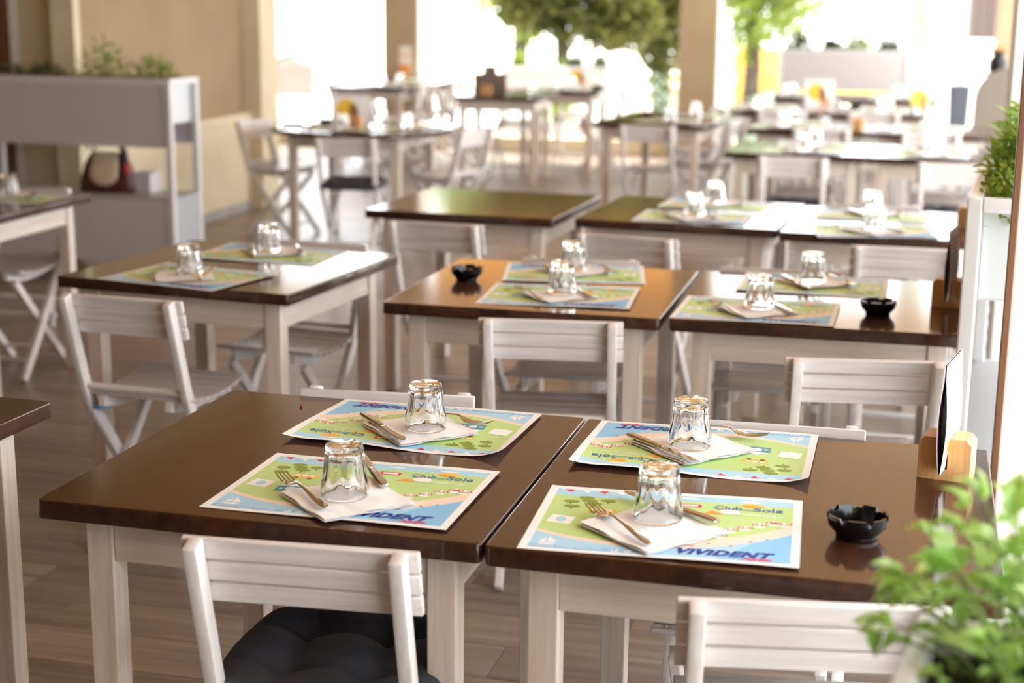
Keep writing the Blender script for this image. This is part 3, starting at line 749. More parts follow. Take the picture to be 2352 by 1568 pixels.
def setting(tk, ctr, rot, desc, k=0, group=None, glassp=None, nap=None, forkp=None, knifep=None, cutlery=True, gdx=0, napr=None, napgroup=None):
    """rot 0: diner on the near side; local frame of the mat"""
    T = Matrix.Translation((ctr[0], ctr[1], 0)) @ Matrix.Rotation(rot, 4, 'Z')
    lp = lambda x, y: (T @ Vector((x, y, 0)))
    grp = lambda s: (s + ' ' + group) if group else None
    place(mat_protos[k], (ctr[0], ctr[1], TH), rot, 'printed beach club paper placemat ' + desc, 'placemat', grp('placemats'))
    n = nap or lp(.0, -.02); zn = TH+.0065 if k else TH+.0042
    place(napkin0, (n[0], n[1], zn), napr if napr is not None else rot+R(40), 'folded white paper napkin ' + desc, 'napkin', grp('napkins'))
    gp = glassp or lp(.005+gdx, .0)
    place(glass0, (gp[0], gp[1], zn+.0062), rot+random.random(), 'upturned clear glass tumbler ' + desc, 'glass', grp('tumblers'))
    if cutlery:
        f = forkp or (lp(-.135, .05), lp(-.03, -.14)); ends(fork0, f[0], f[1], zn+.0045, 'steel fork ' + desc, 'fork', grp('forks'))
        kn = knifep or (lp(.005, .12), lp(.10, -.065)); ends(knife0, kn[1] if False else kn[0], kn[1], zn+.004, 'steel table knife ' + desc, 'knife', grp('knives'))
def corners(*pts):
    P = [at(x, y, TH) for x, y in pts]; c = sum(P, Vector())/4
    d = (P[1]-P[0]) + (P[2]-P[3]); return c, math.atan2(d.y, d.x)
z5 = TH+.006
c, r_ = corners((458, 1165), (1025, 1223), (1152, 1088), (632, 1041))
setting('T1', c, r_, 'before the tufted cushion chair', 0, glassp=at(792, 1142, z5), nap=at(798, 1145, z5), napr=r_+R(48), forkp=(at(636, 1094, z5), at(762, 1186, z5)), knifep=(at(806, 1025, z5), at(905, 1155, z5)))
c, r_ = corners((650, 1005), (1140, 1054), (1248, 957), (792, 920))
setting('T1', c, r_+math.pi, 'across the table from the tufted cushion chair', 1, glassp=at(978, 990, z5), nap=at(965, 988, z5), napr=r_+R(47), forkp=(at(1106, 984, z5), at(960, 955, z5)), knifep=(at(926, 1021, z5), at(836, 964, z5)))
c, r_ = corners((1182, 1260), (1832, 1308), (1847, 1158), (1272, 1115))
setting('T2', c, r_, 'on the basil side of the menu block table', 0, glassp=at(1511, 1195, z5), nap=at(1500, 1213, z5), napr=r_+R(47), forkp=(at(1346, 1166, z5), at(1506, 1270, z5)), knifep=(at(1436, 1139, z5), at(1648, 1210, z5)))
c, r_ = corners((1299, 1070), (1850, 1117), (1886, 1002), (1388, 965))
setting('T2', c, r_+math.pi, 'on the menu block table, far from basil', 1, glassp=at(1584, 1030, z5), nap=at(1590, 1028, z5), napr=r_+R(47), forkp=(at(1740, 1012, z5), at(1560, 985, z5)), knifep=(at(1610, 1075, z5), at(1438, 1008, z5)))
def pair(tk, n, f, dn, df):
    c, r_ = corners(*n); setting(tk, c, r_, dn, 0); c, r_ = corners(*f); setting(tk, c, r_+math.pi, df, 0)
pair('T3', ((1092, 697), (1445, 713), (1473, 664), (1138, 650)), ((1150, 648), (1482, 654), (1480, 612), (1167, 605)), 'on lone ashtray table, toward the tufted cushion chair', 'on lone ashtray table, toward the bare table')
pair('T4', ((1537, 728), (1910, 752), (1930, 701), (1585, 681)), ((1705, 665), (2032, 686), (2032, 645), (1712, 630)), 'on herb planter table, toward the basil', 'on herb planter table, away from the basil')
pair('T5', ((230, 640), (497, 674), (636, 631), (372, 604)), ((455, 597), (706, 609), (790, 576), (535, 559)), 'on the table alone, beside the blue taped chair', 'on the table alone, opposite the blue taped chair')
pair('T7', ((1450, 508), (1710, 520), (1730, 493), (1485, 481)), ((1522, 478), (1745, 487), (1768, 468), (1550, 455)), 'next to the bare table, toward the lone ashtray', 'next to the bare table, toward the tan column')
pair('T8', ((1872, 545), (2130, 548), (2130, 522), (1885, 514)), ((1890, 502), (2130, 512), (2110, 490), (1890, 480)), 'on the glossy joined table, toward the menu blocks', 'on the glossy joined table, toward black cushion chairs')
def generic(tk, desc, group, x=.06, far=True, near=True, d=.19, cut=True):
    c, a = TAB[tk]
    for s in ((-1,) if near else ())+((1,) if far else ()):
        p = c + Matrix.Rotation(a, 4, 'Z') @ Vector((x+.02*s, s*d, 0))
        dd = desc if not (near and far) else desc + (', toward the basil' if s < 0 else ', toward the garden')
        setting(tk, p, a+(math.pi if s > 0 else 0)+R(3*s), dd, 0, None, cutlery=cut)
c, a = TAB['T0']; setting('T0', (c.x+.14, c.y+.17), a+math.pi, 'on table before the planter screen', 0)
generic('R1a', 'on bright table with black cushion chair', 'of the black cushion table', .05)
generic('R1b', 'on bright table behind herb planter', 'of the bright ashtray table', -.05)
generic('R2a', 'on the curled menu table', 'of the curled menu table', -.16, cut=False)
generic('R2b', 'on the table before the rounded board', 'of the rounded board table', .0, cut=False)
generic('R3a', 'on the yellow circle menu table', 'of the yellow circle menu table', -.1, cut=False)
generic('R3b', 'on the small ashtray table near trunk', 'of the small ashtray table', .05, cut=False)
generic('R4a', 'on table under the planter screen', 'of the table under planter screen', -.1, cut=False)
generic('R4b', 'on table beside the pale trunk', 'of the table beside pale trunk', .05, cut=False)
generic('T10', 'on the brown card menu table', 'of the brown card menu table', .2, near=False, cut=False)
generic('T10b', 'on the table before the far planter', 'of the table before far planter', .02, cut=False)
generic('T11', 'on the longer table', 'of the longer table', .10, cut=False, d=.3)
generic('T12', 'on the poster column table', 'of the poster column table', .1, cut=False)
generic('T12b', 'on the table against column foot', 'of the column foot table', .0, cut=False, near=False)
for i, (ang, sd) in enumerate(((200, 'before the chair by the wall'), (270, 'before the black cushion'), (340, 'before the pale chair'), (90, 'behind the menu card'))):
    q = RTC + Vector((math.cos(R(ang)), math.sin(R(ang)), 0))*.37
    setting('RT', (q.x, q.y), R(ang+90), 'on the round table, ' + sd, 0, None, cutlery=False)

# ashtrays
def build_ashtray():
    bm = bmesh.new(); n = 64
    prof = [(.030, 0), (.033, .002), (.034, .008), (.040, .014), (.0455, .020), (.048, .034), (.0485, .040), (.0445, .040), (.0425, .034), (.038, .014), (.030, .008)]
    def zmod(a): return (math.cos(8*a) > .72)
    rings = lathe(bm, prof, n, True, True)
    for k in (6, 7):
        for i, v in enumerate(rings[k]):
            if math.cos(7*2*math.pi*i/n) > .70: v.co.z -= .0105
    return obj('ashtray', mesh('ashtray', bm, 'ashtray_black', auto=35))
ash0 = build_ashtray()
for p, l in ((at(1967, 1232, TH), 'black notched ashtray beside the basil'), (at(1072, 642, TH), 'black notched ashtray alone on orange shining tabletop'), (at(2016, 722, TH), 'black notched ashtray next to menu block by herb planter'),
             (TAB['R1b'][0]+Vector((.30, -.02, 0)), 'black ashtray on bright table behind herb planter'), (at(1487, 270, TH), 'small black ashtray on the longer table'), (at(1965, 251, TH), 'small black ashtray on table near pale trunk'),
             (at(748, 286, TH), 'small black ashtray on the round table'), (TAB['T10b'][0]+Vector((.32, .0, 0)), 'small black ashtray before the far planter box')):
    place(ash0, (p.x, p.y, TH), random.random(), l, 'ashtray')

# menu blocks with folded menus
def build_holder():
    root = empty('menu_block')
    bm = bmesh.new(); w, d, h, s = .092, .062, .078, .013
    o = [(-w/2, .0), (w/2, 0), (w/2, h-.010), (w/2-.010, h), (s/2+.004, h), (s/2, h-.004), (s/2, .020), (-s/2, .020), (-s/2, h-.004), (-s/2-.004, h), (-w/2+.010, h), (-w/2, h-.010)]
    fr = [bm.verts.new((x, -d/2, z)) for x, z in o]; bk = [bm.verts.new((x, d/2, z)) for x, z in o]
    # front/back built as convex pieces: base, left cheek, right cheek
    for vs, rev in ((fr, False), (bk, True)):
        for idx in ((0, 1, 6, 7), (1, 2, 3, 4, 5, 6), (0, 7, 8, 9, 10, 11)):
            f = [vs[i] for i in idx]; bm.faces.new(f[::-1] if rev else f)
    for i in range(12): bm.faces.new((fr[i], bk[i], bk[(i+1) % 12], fr[(i+1) % 12]))
    obj('block', mesh('block', bm, 'pine'), root)
    return root
def build_menu(kind=0):
    root = empty('folded_menu'); h, d = .20, .15
    # two covers meeting at the bottom, belly between them, drawn as bent sheets
    def sheet(sgn, t=.0009, belly=.006, lean=.0):
        bm = bmesh.new(); nz, ny = 14, 4; g = [[], []]
        for s in (0, 1):
            for i in range(nz+1):
                z = h*i/nz; x = sgn*(belly*math.sin(math.pi*min(1, i/nz*1.15))+.0012) + s*t*sgn + lean*(z/h)**1.6
                g[s].append([bm.verts.new((x, (j/ny-.5)*d, z)) for j in range(ny+1)])
        for i in range(nz):
            for j in range(ny):
                for s in (0, 1):
                    f = bm.faces.new((g[s][i][j], g[s][i+1][j], g[s][i+1][j+1], g[s][i][j+1])); f.material_index = 1 if s == 0 else 0
            for s_ in (0, ny): bm.faces.new((g[0][i][s_], g[1][i][s_], g[1][i+1][s_], g[0][i+1][s_]))
        for j in range(ny):
            for i in (0, nz): bm.faces.new((g[0][i][j], g[0][i][j+1], g[1][i][j+1], g[1][i][j]))
        return bm
    obj('cover', mesh('cover', sheet(-1), ['paper_white', 'print_purple'], True), root)
    obj('cover', mesh('cover', sheet(1), ['paper_white', 'print_purple'], True), root)
    bm = bmesh.new()
    for i in range(9):
        z = .17-.013*i
        y0, y1 = -.06, .06-.02*(i % 3)
        for zz0, zz1 in ((z, z+.004),):
            xs = [.0028+.006*math.sin(math.pi*min(1, q/h*1.15)) for q in (zz0, zz1)]
            bm.faces.new([bm.verts.new((xs[0], y0, zz0)), bm.verts.new((xs[0], y1, zz0)), bm.verts.new((xs[1], y1, zz1)), bm.verts.new((xs[1], y0, zz1))])
    o = obj('printed_lines', mesh('printed_lines', bm, 'plinth_grey'), root); o['kind'] = 'stuff'
    bm = bmesh.new()
    for z0, z1, ya, yb, mi in ((.035, .055, -.05, .0, 0), (.01, .033, -.03, .05, 1)):
        xs = [.003+.006*math.sin(math.pi*min(1, q/h*1.15)) for q in (z0, z1)]
        bm.faces.new([bm.verts.new((xs[0], ya, z0)), bm.verts.new((xs[0], yb, z0)), bm.verts.new((xs[1], yb, z1)), bm.verts.new((xs[1], ya, z1))]).material_index = mi
    obj('printed_pictures', mesh('printed_pictures', bm, ['print_orange', 'print_red']), root)['kind'] = 'stuff'
    return root
hold0, menu0 = build_holder(), build_menu()
def holder(p, rz, lb, lm, menu=True):
    place(hold0, (p.x, p.y, TH), rz, lb, 'menu holder')
    if menu: place(menu0, (p.x, p.y, TH+.0205), rz, lm, 'menu')
h2 = at(2172, 1092, TH); holder(h2, R(-11), 'pine menu block beside the basil', 'folded white menu with dark inside in block beside basil')
h4 = at(2180, 702, TH); holder(h4, R(-10), 'pine menu block behind the herb planter leg', 'folded white menu with dark inside behind the herb planter leg')
h8 = at(2226, 522, TH); holder(h8, R(0), 'pine menu block mostly hidden by herb planter post', '', False)
h = TAB['R2a'][0]+Vector((.31, -.2, 0)); holder(h, R(80), 'pine block with curled menu on the bright row', '', False)
def card(loc, w, h, rz, label, circle=None, mats='paper_white', lean=-12):
    """A tent card: two leaning leaves joined at the top"""
    root = empty('menu_card', loc, rz)
    for s in (-1, 1):
        bm = bmesh.new(); bbox(bm, (0, 0, h/2), (w, .002, h))
        lf = obj('leaf', mesh('leaf', bm, mats), root, (0, s*h*math.sin(R(-lean)), 0), (R(-s*lean*-1)*-1, 0, 0))
        if circle and s == -1:
            bm = bmesh.new(); vs = [bm.verts.new((x, -.0016, z)) for x, z in ell(-w*.12, h*.55, h*.34, h*.34, 24)]; bm.faces.new(vs)
            obj('printed_sun', mesh('printed_sun', bm, 'print_yellow'), lf)
            bm = bmesh.new(); vs = [bm.verts.new((x, -.0024, z)) for x, z in ((-.0*w, h*.2), (w*.22, h*.15), (w*.2, h*.5), (w*.12, h*.72), (-.02*w, h*.7), (-.02*w, h*.45))]; bm.faces.new(vs)
            obj('printed_figure', mesh('printed_figure', bm, 'print_brown'), lf)
            bm = bmesh.new(); vs = [bm.verts.new((x, -.0024, z)) for x, z in ((.0*w, h*.05), (w*.3, h*.05), (w*.27, h*.3), (w*.02, h*.3))]; bm.faces.new(vs)
            obj('printed_band', mesh('printed_band', bm, 'print_orange'), lf)
    return tag(root, label, 'menu card')
p = at(806, 284, TH); card((p.x, p.y, TH), .25, .19, R(14), 'white menu card with yellow circle on round table', True)
holder(at(815, 296, TH), R(0), 'small wooden menu block on round table', '', False)
p = at(1880, 243, TH); card((p.x, p.y, TH), .24, .21, R(16), 'white menu card with yellow circle on far bright row', True)
p = at(2112, 262, TH); card((p.x, p.y, TH), .12, .21, R(20), 'narrow menu card near the pale trunk', True)
p = Vector((TAB['T10'][0].x-.17, TAB['T10'][0].y-.02, TH)); holder(p, R(5), 'wooden menu block under brown card box', '', False)
p = at(1330, 196, TH); card((p.x, p.y, TH), .20, .17, R(16), 'menu card with orange print before far planter box', True)
# brown stepped card box
cb = TAB['T10'][0]; root = empty('card_box', (cb.x-.17, cb.y+.12, TH), R(8))
box('lower_box', (.29, .05, .17), 'board_brown', root, (0, 0, .085), bev=.004); box('upper_box', (.11, .05, .07), 'board_brown', root, (.0, 0, .205), bev=.004)
tag(root, 'brown stepped card box menu standing on far table', 'menu')
# curled sheet on the bright row
def curl(loc, rz, label):
    bm = bmesh.new(); n = 20; g = []
    for i in range(n+1):
        a = math.pi*(i/n)*.95; x = -.10*math.cos(a)+.0; z = .185*math.sin(a)
        g.append([bm.verts.new((x, y, z+.001)) for y in (-.09, .09)])
    for i in range(n): bm.faces.new((g[i][0], g[i+1][0], g[i+1][1], g[i][1]))
    o = obj('curled_menu', mesh('curled_menu', bm, 'paper_white', True), None, loc, (0, 0, rz))
    sm = o.modifiers.new('s', 'SOLIDIFY'); sm.thickness = .002
    return tag(o, label, 'menu')
p = TAB['R2a'][0]+Vector((.15, -.2, 0)); curl((p.x, p.y, TH+.001), R(6), 'curled white menu sheet arched on the bright row')
p = at(1290, 200, TH)
# crumbs
bm = bmesh.new(); bmesh.ops.create_icosphere(bm, subdivisions=2, radius=.0032)
for v in bm.verts: v.co *= 1+.35*noise.noise(v.co*400)
p = at(692, 934, TH); tag(obj('crumb', mesh('crumb', bm, 'crumb_red'), None, (p.x, p.y, TH+.0028)), 'small red crumb on dark brown table', 'crumb')

# ------------------------------------------------------------------ planters
def build_planter(L=1.2, D=.36, Hh=1.13):
    root = empty('planter_stand'); pw = .036
    bm = bmesh.new(); bbox(bm, (0, 0, 0), (pw, pw, Hh), .004, 2); pme = mesh('post', bm, 'metal_white', auto=35)
    for sx in (-1, 1):
        for sy in (-1, 1): obj('post', pme, root, (sx*(L/2-pw/2), sy*(D/2-pw/2), Hh/2))
    bm = bmesh.new(); bbox(bm, (0, 0, 0), (L-2*pw, pw, pw), .003); a = mesh('rim', bm, 'metal_white')
    bm = bmesh.new(); bbox(bm, (0, 0, 0), (pw, D-2*pw, pw), .003); b_ = mesh('rim', bm, 'metal_white')
    for s in (-1, 1):
        obj('rim', a, root, (0, s*(D/2-pw/2), Hh-pw/2)); obj('rim', b_, root, (s*(L/2-pw/2), 0, Hh-pw/2))
    # trough
    bm = bmesh.new(); w, d, t, h = L-2*pw, D-2*pw, .004, .215
    for c, s in (((0, 0, -h/2), (w, d, t)), ((0, -d/2+t/2, 0), (w, t, h)), ((0, d/2-t/2, 0), (w, t, h)), ((-w/2+t/2, 0, 0), (t, d, h)), ((w/2-t/2, 0, 0), (t, d, h))): bbox(bm, c, s)
    obj('trough', mesh('trough', bm, 'trough_grey'), root, (0, 0, Hh-pw-h/2))
    bm = bmesh.new(); bbox(bm, (0, 0, 0), (w-.01, d-.01, .10)); obj('soil', mesh('soil', bm, 'soil'), root, (0, 0, Hh-.11))
    bm = bmesh.new(); bbox(bm, (0, 0, 0), (L-2*pw, .004, .345), .001, 1); sc = mesh('screen', bm, 'metal_perforated')
    for s in (-1, 1): obj('screen', sc, root, (0, s*(D/2-.012), Hh-.012-.36/2-.015))
    bm = bmesh.new(); bbox(bm, (0, 0, 0), (L-2*pw, .004, .36), .001, 1); sc = mesh('lower_screen', bm, 'metal_perforated')
    for s in (-1, 1): obj('lower_screen', sc, root, (0, s*(D/2-.012), .10+.18))
    bm = bmesh.new(); bbox(bm, (0, 0, 0), (.004, D-2*pw, .36), .001, 1); sc = mesh('end_panel', bm, 'metal_grey')
    for s in (-1, 1): obj('end_panel', sc, root, (s*(L/2-.012), 0, .10+.18))
    bm = bmesh.new(); bbox(bm, (0, 0, 0), (L-.01, D-.01, .014), .002); obj('shelf', mesh('shelf', bm, 'metal_grey'), root, (0, 0, .467))
    return root
planter0 = build_planter(1.30)
planter1 = build_planter(1.2)
def planter(p, rz, label, proto=None, z=0): o = place(proto or planter1, (p[0], p[1], z), rz, label, 'planter'); return o
# wall-side planter: its near right post
pp = at(403, 648, 0)
PL = Vector((pp.x-1.30/2+.018, pp.y+.18-.018, 0)); planter(PL, 0, 'white perforated planter stand holding herbs and a handbag shelf', planter0)
# herb planter on the open side, end towards us
pr_ = atv(2224, 436, 3.86); hz = R(-4.2)
rot = Matrix.Rotation(R(90)+hz, 4, 'Z'); cornerl = rot @ Vector((-.6, .18, 0))
PH = Vector((pr_.x, 3.86, 0)) - Vector((cornerl.x, cornerl.y, 0)); planter(PH, R(90)+hz, 'white planter stand full of green herbs beside the menu block table')
# far planters on the lower ground / porch edge
pf = atv(1276, 145, 17.6); PF = Vector((pf.x, 17.6, -.32)); planter(PF, R(8), 'far planter stand with small clipped balls behind tumbler table', z=-.32)
pg = atv(1940, 90, 15.25); PG = Vector((pg.x, 15.25, 0)); planter(PG, R(4), 'far planter stand with four low shrubs beside the pale trunk')
pq = atv(655, 140, 17.0); PQ = Vector((pq.x-.25, 17.1, -.32)); planter(PQ, R(6), 'far planter stand half behind the cream pillar', z=-.32)

# ------------------------------------------------------------------ leaves and plants
def leaf_mesh(name, m, L, W, cup=.15, n=4):
    bm = bmesh.new(); rows = []
    for i in range(n+1):
        t = i/n; w = W*math.sin(math.pi*min(.98, max(.03, t**.8)))/2; z = -cup*L*(t-.35)**2
        rows.append([bm.verts.new((-w, t*L, z+cup*w*.9)), bm.verts.new((0, t*L, z)), bm.verts.new((w, t*L, z+cup*w*.9))])
    for i in range(n):
        for j in (0, 1): bm.faces.new((rows[i][j], rows[i][j+1], rows[i+1][j+1], rows[i+1][j]))
    return mesh(name, bm, m, True)
def scatter_leaves(bm, pts, L, W, rng, up=.3, two=True):
    """small folded leaves joined into one mesh"""
    for p in pts:
        d = Vector((rng.gauss(0, 1), rng.gauss(0, 1), rng.gauss(up, .7))).normalized(); s = d.cross(Vector((rng.gauss(0, .5), rng.gauss(0, .5), 1))).normalized()
        l, w = L*rng.uniform(.6, 1.2), W*rng.uniform(.6, 1.2); n = s.cross(d)*w*.25
        a = bm.verts.new(p); b_ = bm.verts.new(p+d*l*.45+s*w/2+n); c = bm.verts.new(p+d*l); e = bm.verts.new(p+d*l*.45-s*w/2+n)
        bm.faces.new((a, b_, c)); bm.faces.new((a, c, e))
def bush(name, ctr, rad, n, L, W, m, label, cat='plant', stems=6, group=None, hole=.2, parent=None, seed=1, stem_m='stem_brown', up=.3):
    rng = random.Random(seed); root = empty(name, ctr); pts = []
    while len(pts) < n:
        v = Vector((rng.uniform(-1, 1), rng.uniform(-1, 1), rng.uniform(0, 1)))
        if hole < v.length < 1: pts.append(Vector((v.x*rad[0], v.y*rad[1], v.z*rad[2])))
    bm = bmesh.new(); scatter_leaves(bm, pts, L, W, rng, up)
    me = mesh('foliage', bm, m); f = obj('foliage', me, root); f['kind'] = 'stuff'
    bm = bmesh.new()
    for i in range(stems):
        e = pts[rng.randrange(n)]; tube(bm, [(e.x*.15, e.y*.15, -.01), (e.x*.5, e.y*.5, e.z*.55), tuple(e)], [W*.16+.0015, W*.12+.001, .001], 5)
    s = obj('stems', mesh('stems', bm, stem_m, True), root); s['kind'] = 'stuff'
    return tag(root, label, cat, group)
ZS = 1.13-.06
def on(P, rz, dx, dy, z): v = Matrix.Rotation(rz, 4, 'Z') @ Vector((dx, dy, 0)); return (P.x+v.x, P.y+v.y, P.z+z)
# wall-side planter
for i, (px, rx, rz_, mm, lab, L, n) in enumerate(((18, .13, .12, 'leaf_dark', 'dark clipped herb tuft nearest the door on the screen planter', .035, 420), (105, .13, .13, 'leaf_dark', 'dark rounded rosemary tuft on the screen planter', .035, 460),
        (235, .19, .255, 'leaf_herb', 'tall airy light green herb on the screen planter', .05, 420), (355, .15, .18, 'leaf_herb', 'spiky olive green herb at the end of screen planter', .055, 360))):
    q = atv(px, 165, PL.y); bush('herb_plant', (q.x, PL.y, ZS), (rx, .11, rz_), n, L, .013, mm, lab, seed=20+i)
# herb planter (close): several herbs along the trough
for i, (s, r_, hgt, mm, lab, L, W, n) in enumerate(((-.47, .15, .16, 'leaf_herb', 'low thyme tuft at the near end of the herb planter', .022, .011, 1800), (-.30, .17, .25, 'leaf_herb', 'yellow green marjoram in the herb planter', .045, .020, 1200),
        (-.06, .17, .31, 'leaf_basil', 'bright green tall mint in the herb planter', .05, .018, 1300), (.28, .17, .27, 'leaf_herb', 'green sage at the back of the herb planter', .05, .02, 800))):
    q = on(PH, R(90)+hz, s, 0, ZS); bush('herb_plant', q, (.165, r_, hgt), n, L, W, mm, lab, seed=40+i, stems=18)
# far planters
for i, (px, py, P, rx, h_, mm, lab) in enumerate(((1192, 138, PF, .10, .13, 'leaf_sun', 'small round bush at one end of the far planter'), (1322, 140, PF, .13, .10, 'leaf_dark', 'low dark shrub in the far planter'), (1378, 140, PF, .11, .11, 'leaf_dark', 'low dark shrub at the corner of far planter'),
        (1838, 88, PG, .14, .13, 'leaf_dark', 'dark low shrub at the tree side of far screen planter'), (1912, 88, PG, .12, .07, 'leaf_dark', 'flattest dark shrub in the far screen planter'), (1970, 90, PG, .15, .11, 'leaf_sun', 'light green airy shrub in the far screen planter'), (2042, 92, PG, .12, .10, 'leaf_dark', 'dark round shrub next to the pale trunk'),
        (668, 132, PQ, .22, .16, 'leaf_tree', 'green trailing plant on the planter behind cream pillar'))):
    q = atv(px, py, P.y); bush('shrub', (q.x, P.y, P.z+ZS), (rx, .12, h_+.09), 420, .05, .03, mm, lab, seed=70+i)

# foreground basil in a low trough
BZ = .915
bp = at(2112, 1405, BZ); 
rzb = R(-8)
tro = empty('basil_trough', (bp.x, bp.y, 0), rzb)
# long trough: its long side runs towards us from the far left corner (local origin)
bm = bmesh.new()
for c, s in (((.012, -.6, BZ-.11), (.024, 1.2, .22)), ((.36-.012, -.6, BZ-.11), (.024, 1.2, .22)), ((.18, -.012, BZ-.11), (.312, .024, .22)), ((.18, -1.188, BZ-.11), (.312, .024, .22)), ((.18, -.6, BZ-.21), (.34, 1.17, .02))): bbox(bm, c, s, .003)
obj('trough', mesh('trough', bm, 'metal_white', auto=35), tro)
bm = bmesh.new(); bbox(bm, (.18, -.6, BZ-.12), (.31, 1.15, .17)); 
obj('soil', mesh('soil', bm, 'soil'), tro)
bm = bmesh.new(); bbox(bm, (0, 0, 0), (.036, .036, BZ-.22), .003); lm = mesh('leg', bm, 'metal_white')
for x, y in ((.02, -.02), (.34, -.02), (.02, -1.18), (.34, -1.18)): obj('leg', lm, tro, (x, y, (BZ-.22)/2))
tag(tro, 'low white trough planted with basil beside the menu block table', 'planter')
basil_root = empty('basil_plant', (bp.x, bp.y, BZ-.035), rzb)
tag(basil_root, 'bushy light green basil spilling over its trough', 'plant')
lms = [leaf_mesh('leaf', 'leaf_basil', .036, .025, .5), leaf_mesh('leaf', 'leaf_basil', .029, .021, .9), leaf_mesh('leaf', 'leaf_basil', .024, .016, .3)]
rng = random.Random(5); bm = bmesh.new(); nl = 0
def bpt():
    while True:
        v = Vector((rng.uniform(-1, 1), rng.uniform(-1, 1), rng.uniform(-.15, 1)))
        if .5 < v.length < 1: return Vector((.15+v.x*.215, -.06+v.y*.15, .015+v.z*.205))
for i in range(75):
    e = bpt(); b0 = Vector((.145+(e.x-.145)*.25, -.09+(e.y+.09)*.3, -.01)); mid = (b0+e)/2+Vector((0, 0, .02))
    if e.x < .012 and e.z < .05: e.z = max(e.z, .055-.2*max(0, -e.x))
    tube(bm, [b0, mid, e], [.0022, .0018, .0012], 6)
    for k in range(4):
        if nl >= 290: break
        d = (Vector((e.x-.145, e.y+.09, e.z*.6)).normalized()+Vector((rng.gauss(0, .75), rng.gauss(0, .75), rng.gauss(0, .4)))).normalized()
        p = e if k < 3 else mid+(e-mid)*.5
        q = d.to_track_quat('Y', 'Z') @ Matrix.Rotation(rng.uniform(-.6, .6), 4, 'Y').to_quaternion()
        o = obj('leaf', lms[rng.randrange(3)], basil_root, p); o.rotation_euler = q.to_euler(); s = rng.uniform(.75, 1.35); o.scale = (s, s, s); nl += 1
bm2 = bmesh.new()
for i in range(620):
    v = Vector((rng.uniform(-1, 1), rng.uniform(-1, 1), rng.uniform(-.1, 1)))
    if v.length > .97: continue
    p = Vector((.16+v.x*.19, -.055+v.y*.14, .02+v.z*.19)); d = (Vector((v.x, v.y, v.z*.6))+Vector((rng.gauss(0, .7), rng.gauss(0, .7), rng.gauss(0, .4)))).normalized()
    if p.x < .03 and p.z < .06: continue
    q = Matrix.Translation(p) @ (d.to_track_quat('Y', 'Z') @ Matrix.Rotation(rng.uniform(-.6, .6), 4, 'Y').to_quaternion()).to_matrix().to_4x4() @ Matrix.Scale(rng.uniform(.7, 1.1), 4)
    n0 = len(bm2.verts); bm2.from_mesh(lms[rng.randrange(3)]); bm2.verts.ensure_lookup_table(); bmesh.ops.transform(bm2, matrix=q, verts=bm2.verts[n0:])
f = obj('inner_leaves', mesh('inner_leaves', bm2, 'leaf_basil', True), basil_root); f['kind'] = 'stuff'
s = obj('stems', mesh('stems', bm, 'stem_green', True), basil_root); s['kind'] = 'stuff'

# ------------------------------------------------------------------ handbag, grey box, rails
BG = atv(247, 428, PL.y-.02)
bag = empty('handbag', (BG.x, PL.y, .4745), R(3))
bm = bmesh.new(); secs = []
for t, w, d in ((0, .335, .115), (.02, .345, .13), (.08, .325, .12), (.15, .285, .095), (.2, .23, .06), (.225, .17, .03)):
    ring = [bm.verts.new((w/2*(abs(math.cos(a))**.6)*(1 if math.cos(a) >= 0 else -1), d/2*(abs(math.sin(a))**.6)*(1 if math.sin(a) >= 0 else -1), t)) for a in [2*math.pi*i/28 for i in range(28)]]; secs.append(ring)
for k in range(len(secs)-1):
    for i in range(28): bm.faces.new((secs[k][i], secs[k][(i+1) % 28], secs[k+1][(i+1) % 28], secs[k+1][i]))
bm.faces.new(secs[0][::-1]); bm.faces.new(secs[-1])
obj('body', mesh('body', bm, 'bag_maroon', True), bag)
bm = bmesh.new(); n = 10; g = []
for i in range(n+1):
    z = .232-.19*i/n; w = (.155 + .02*math.sin(math.pi*i/n))*(1 if i < 7 else math.sqrt(max(.05, 1-((i-7)/3.2)**2))); y = -(.022+.046*min(1, i/6.5)+.002)
    g.append([bm.verts.new(((j/6-.5)*w, y-.004*(1-abs(j/3-1)), z)) for j in range(7)])
for i in range(n):
    for j in range(6): bm.faces.new((g[i][j], g[i][j+1], g[i+1][j+1], g[i+1][j]))
f = obj('flap', mesh('flap', bm, 'bag_cream', True), bag); sm = f.modifiers.new('s', 'SOLIDIFY'); sm.thickness = .006
bm = bmesh.new(); tube(bm, [(.10*math.cos(a), 0, .19+.10*math.sin(a)) for a in [math.pi*i/12 for i in range(13)]], .007, 8); obj('handle', mesh('handle', bm, 'bag_maroon', True), bag)
bm = bmesh.new(); tube(bm, [(.10, -.02, .27), (.118, -.03, .21), (.128, -.04, .15)], [.014, .022, .012], 8); obj('scarf', mesh('scarf', bm, 'scarf_navy', True), bag)
bm = bmesh.new(); tube(bm, [(.122, -.035, .19), (.134, -.045, .14), (.138, -.05, .10)], [.008, .018, .010], 8); obj('scarf_end', mesh('scarf_end', bm, 'scarf_red', True), bag)
tag(bag, 'maroon handbag with cream flap and tied scarf on planter shelf', 'bag')
q = atv(335, 428, PL.y+.04); o = box('storage_box', (.11, .14, .115), 'box_grey', None, (q.x, PL.y+.06, .4745+.058), bev=.004); tag(o, 'small grey box beside the handbag', 'box')
ra = at(-60, 712, .06); rb = at(128, 722, .06); rail = empty('floor_rail', (ra.x, ra.y, 0), math.atan2(rb.y-ra.y, rb.x-ra.x)); ln = (rb-ra).length
for zz in (.055, .14):
    bm = bmesh.new(); tube(bm, [(0, 0, 0), (ln, 0, 0)], .012, 10); obj('bar', mesh('bar', bm, 'metal_white', auto=40), rail, (0, 0, zz))
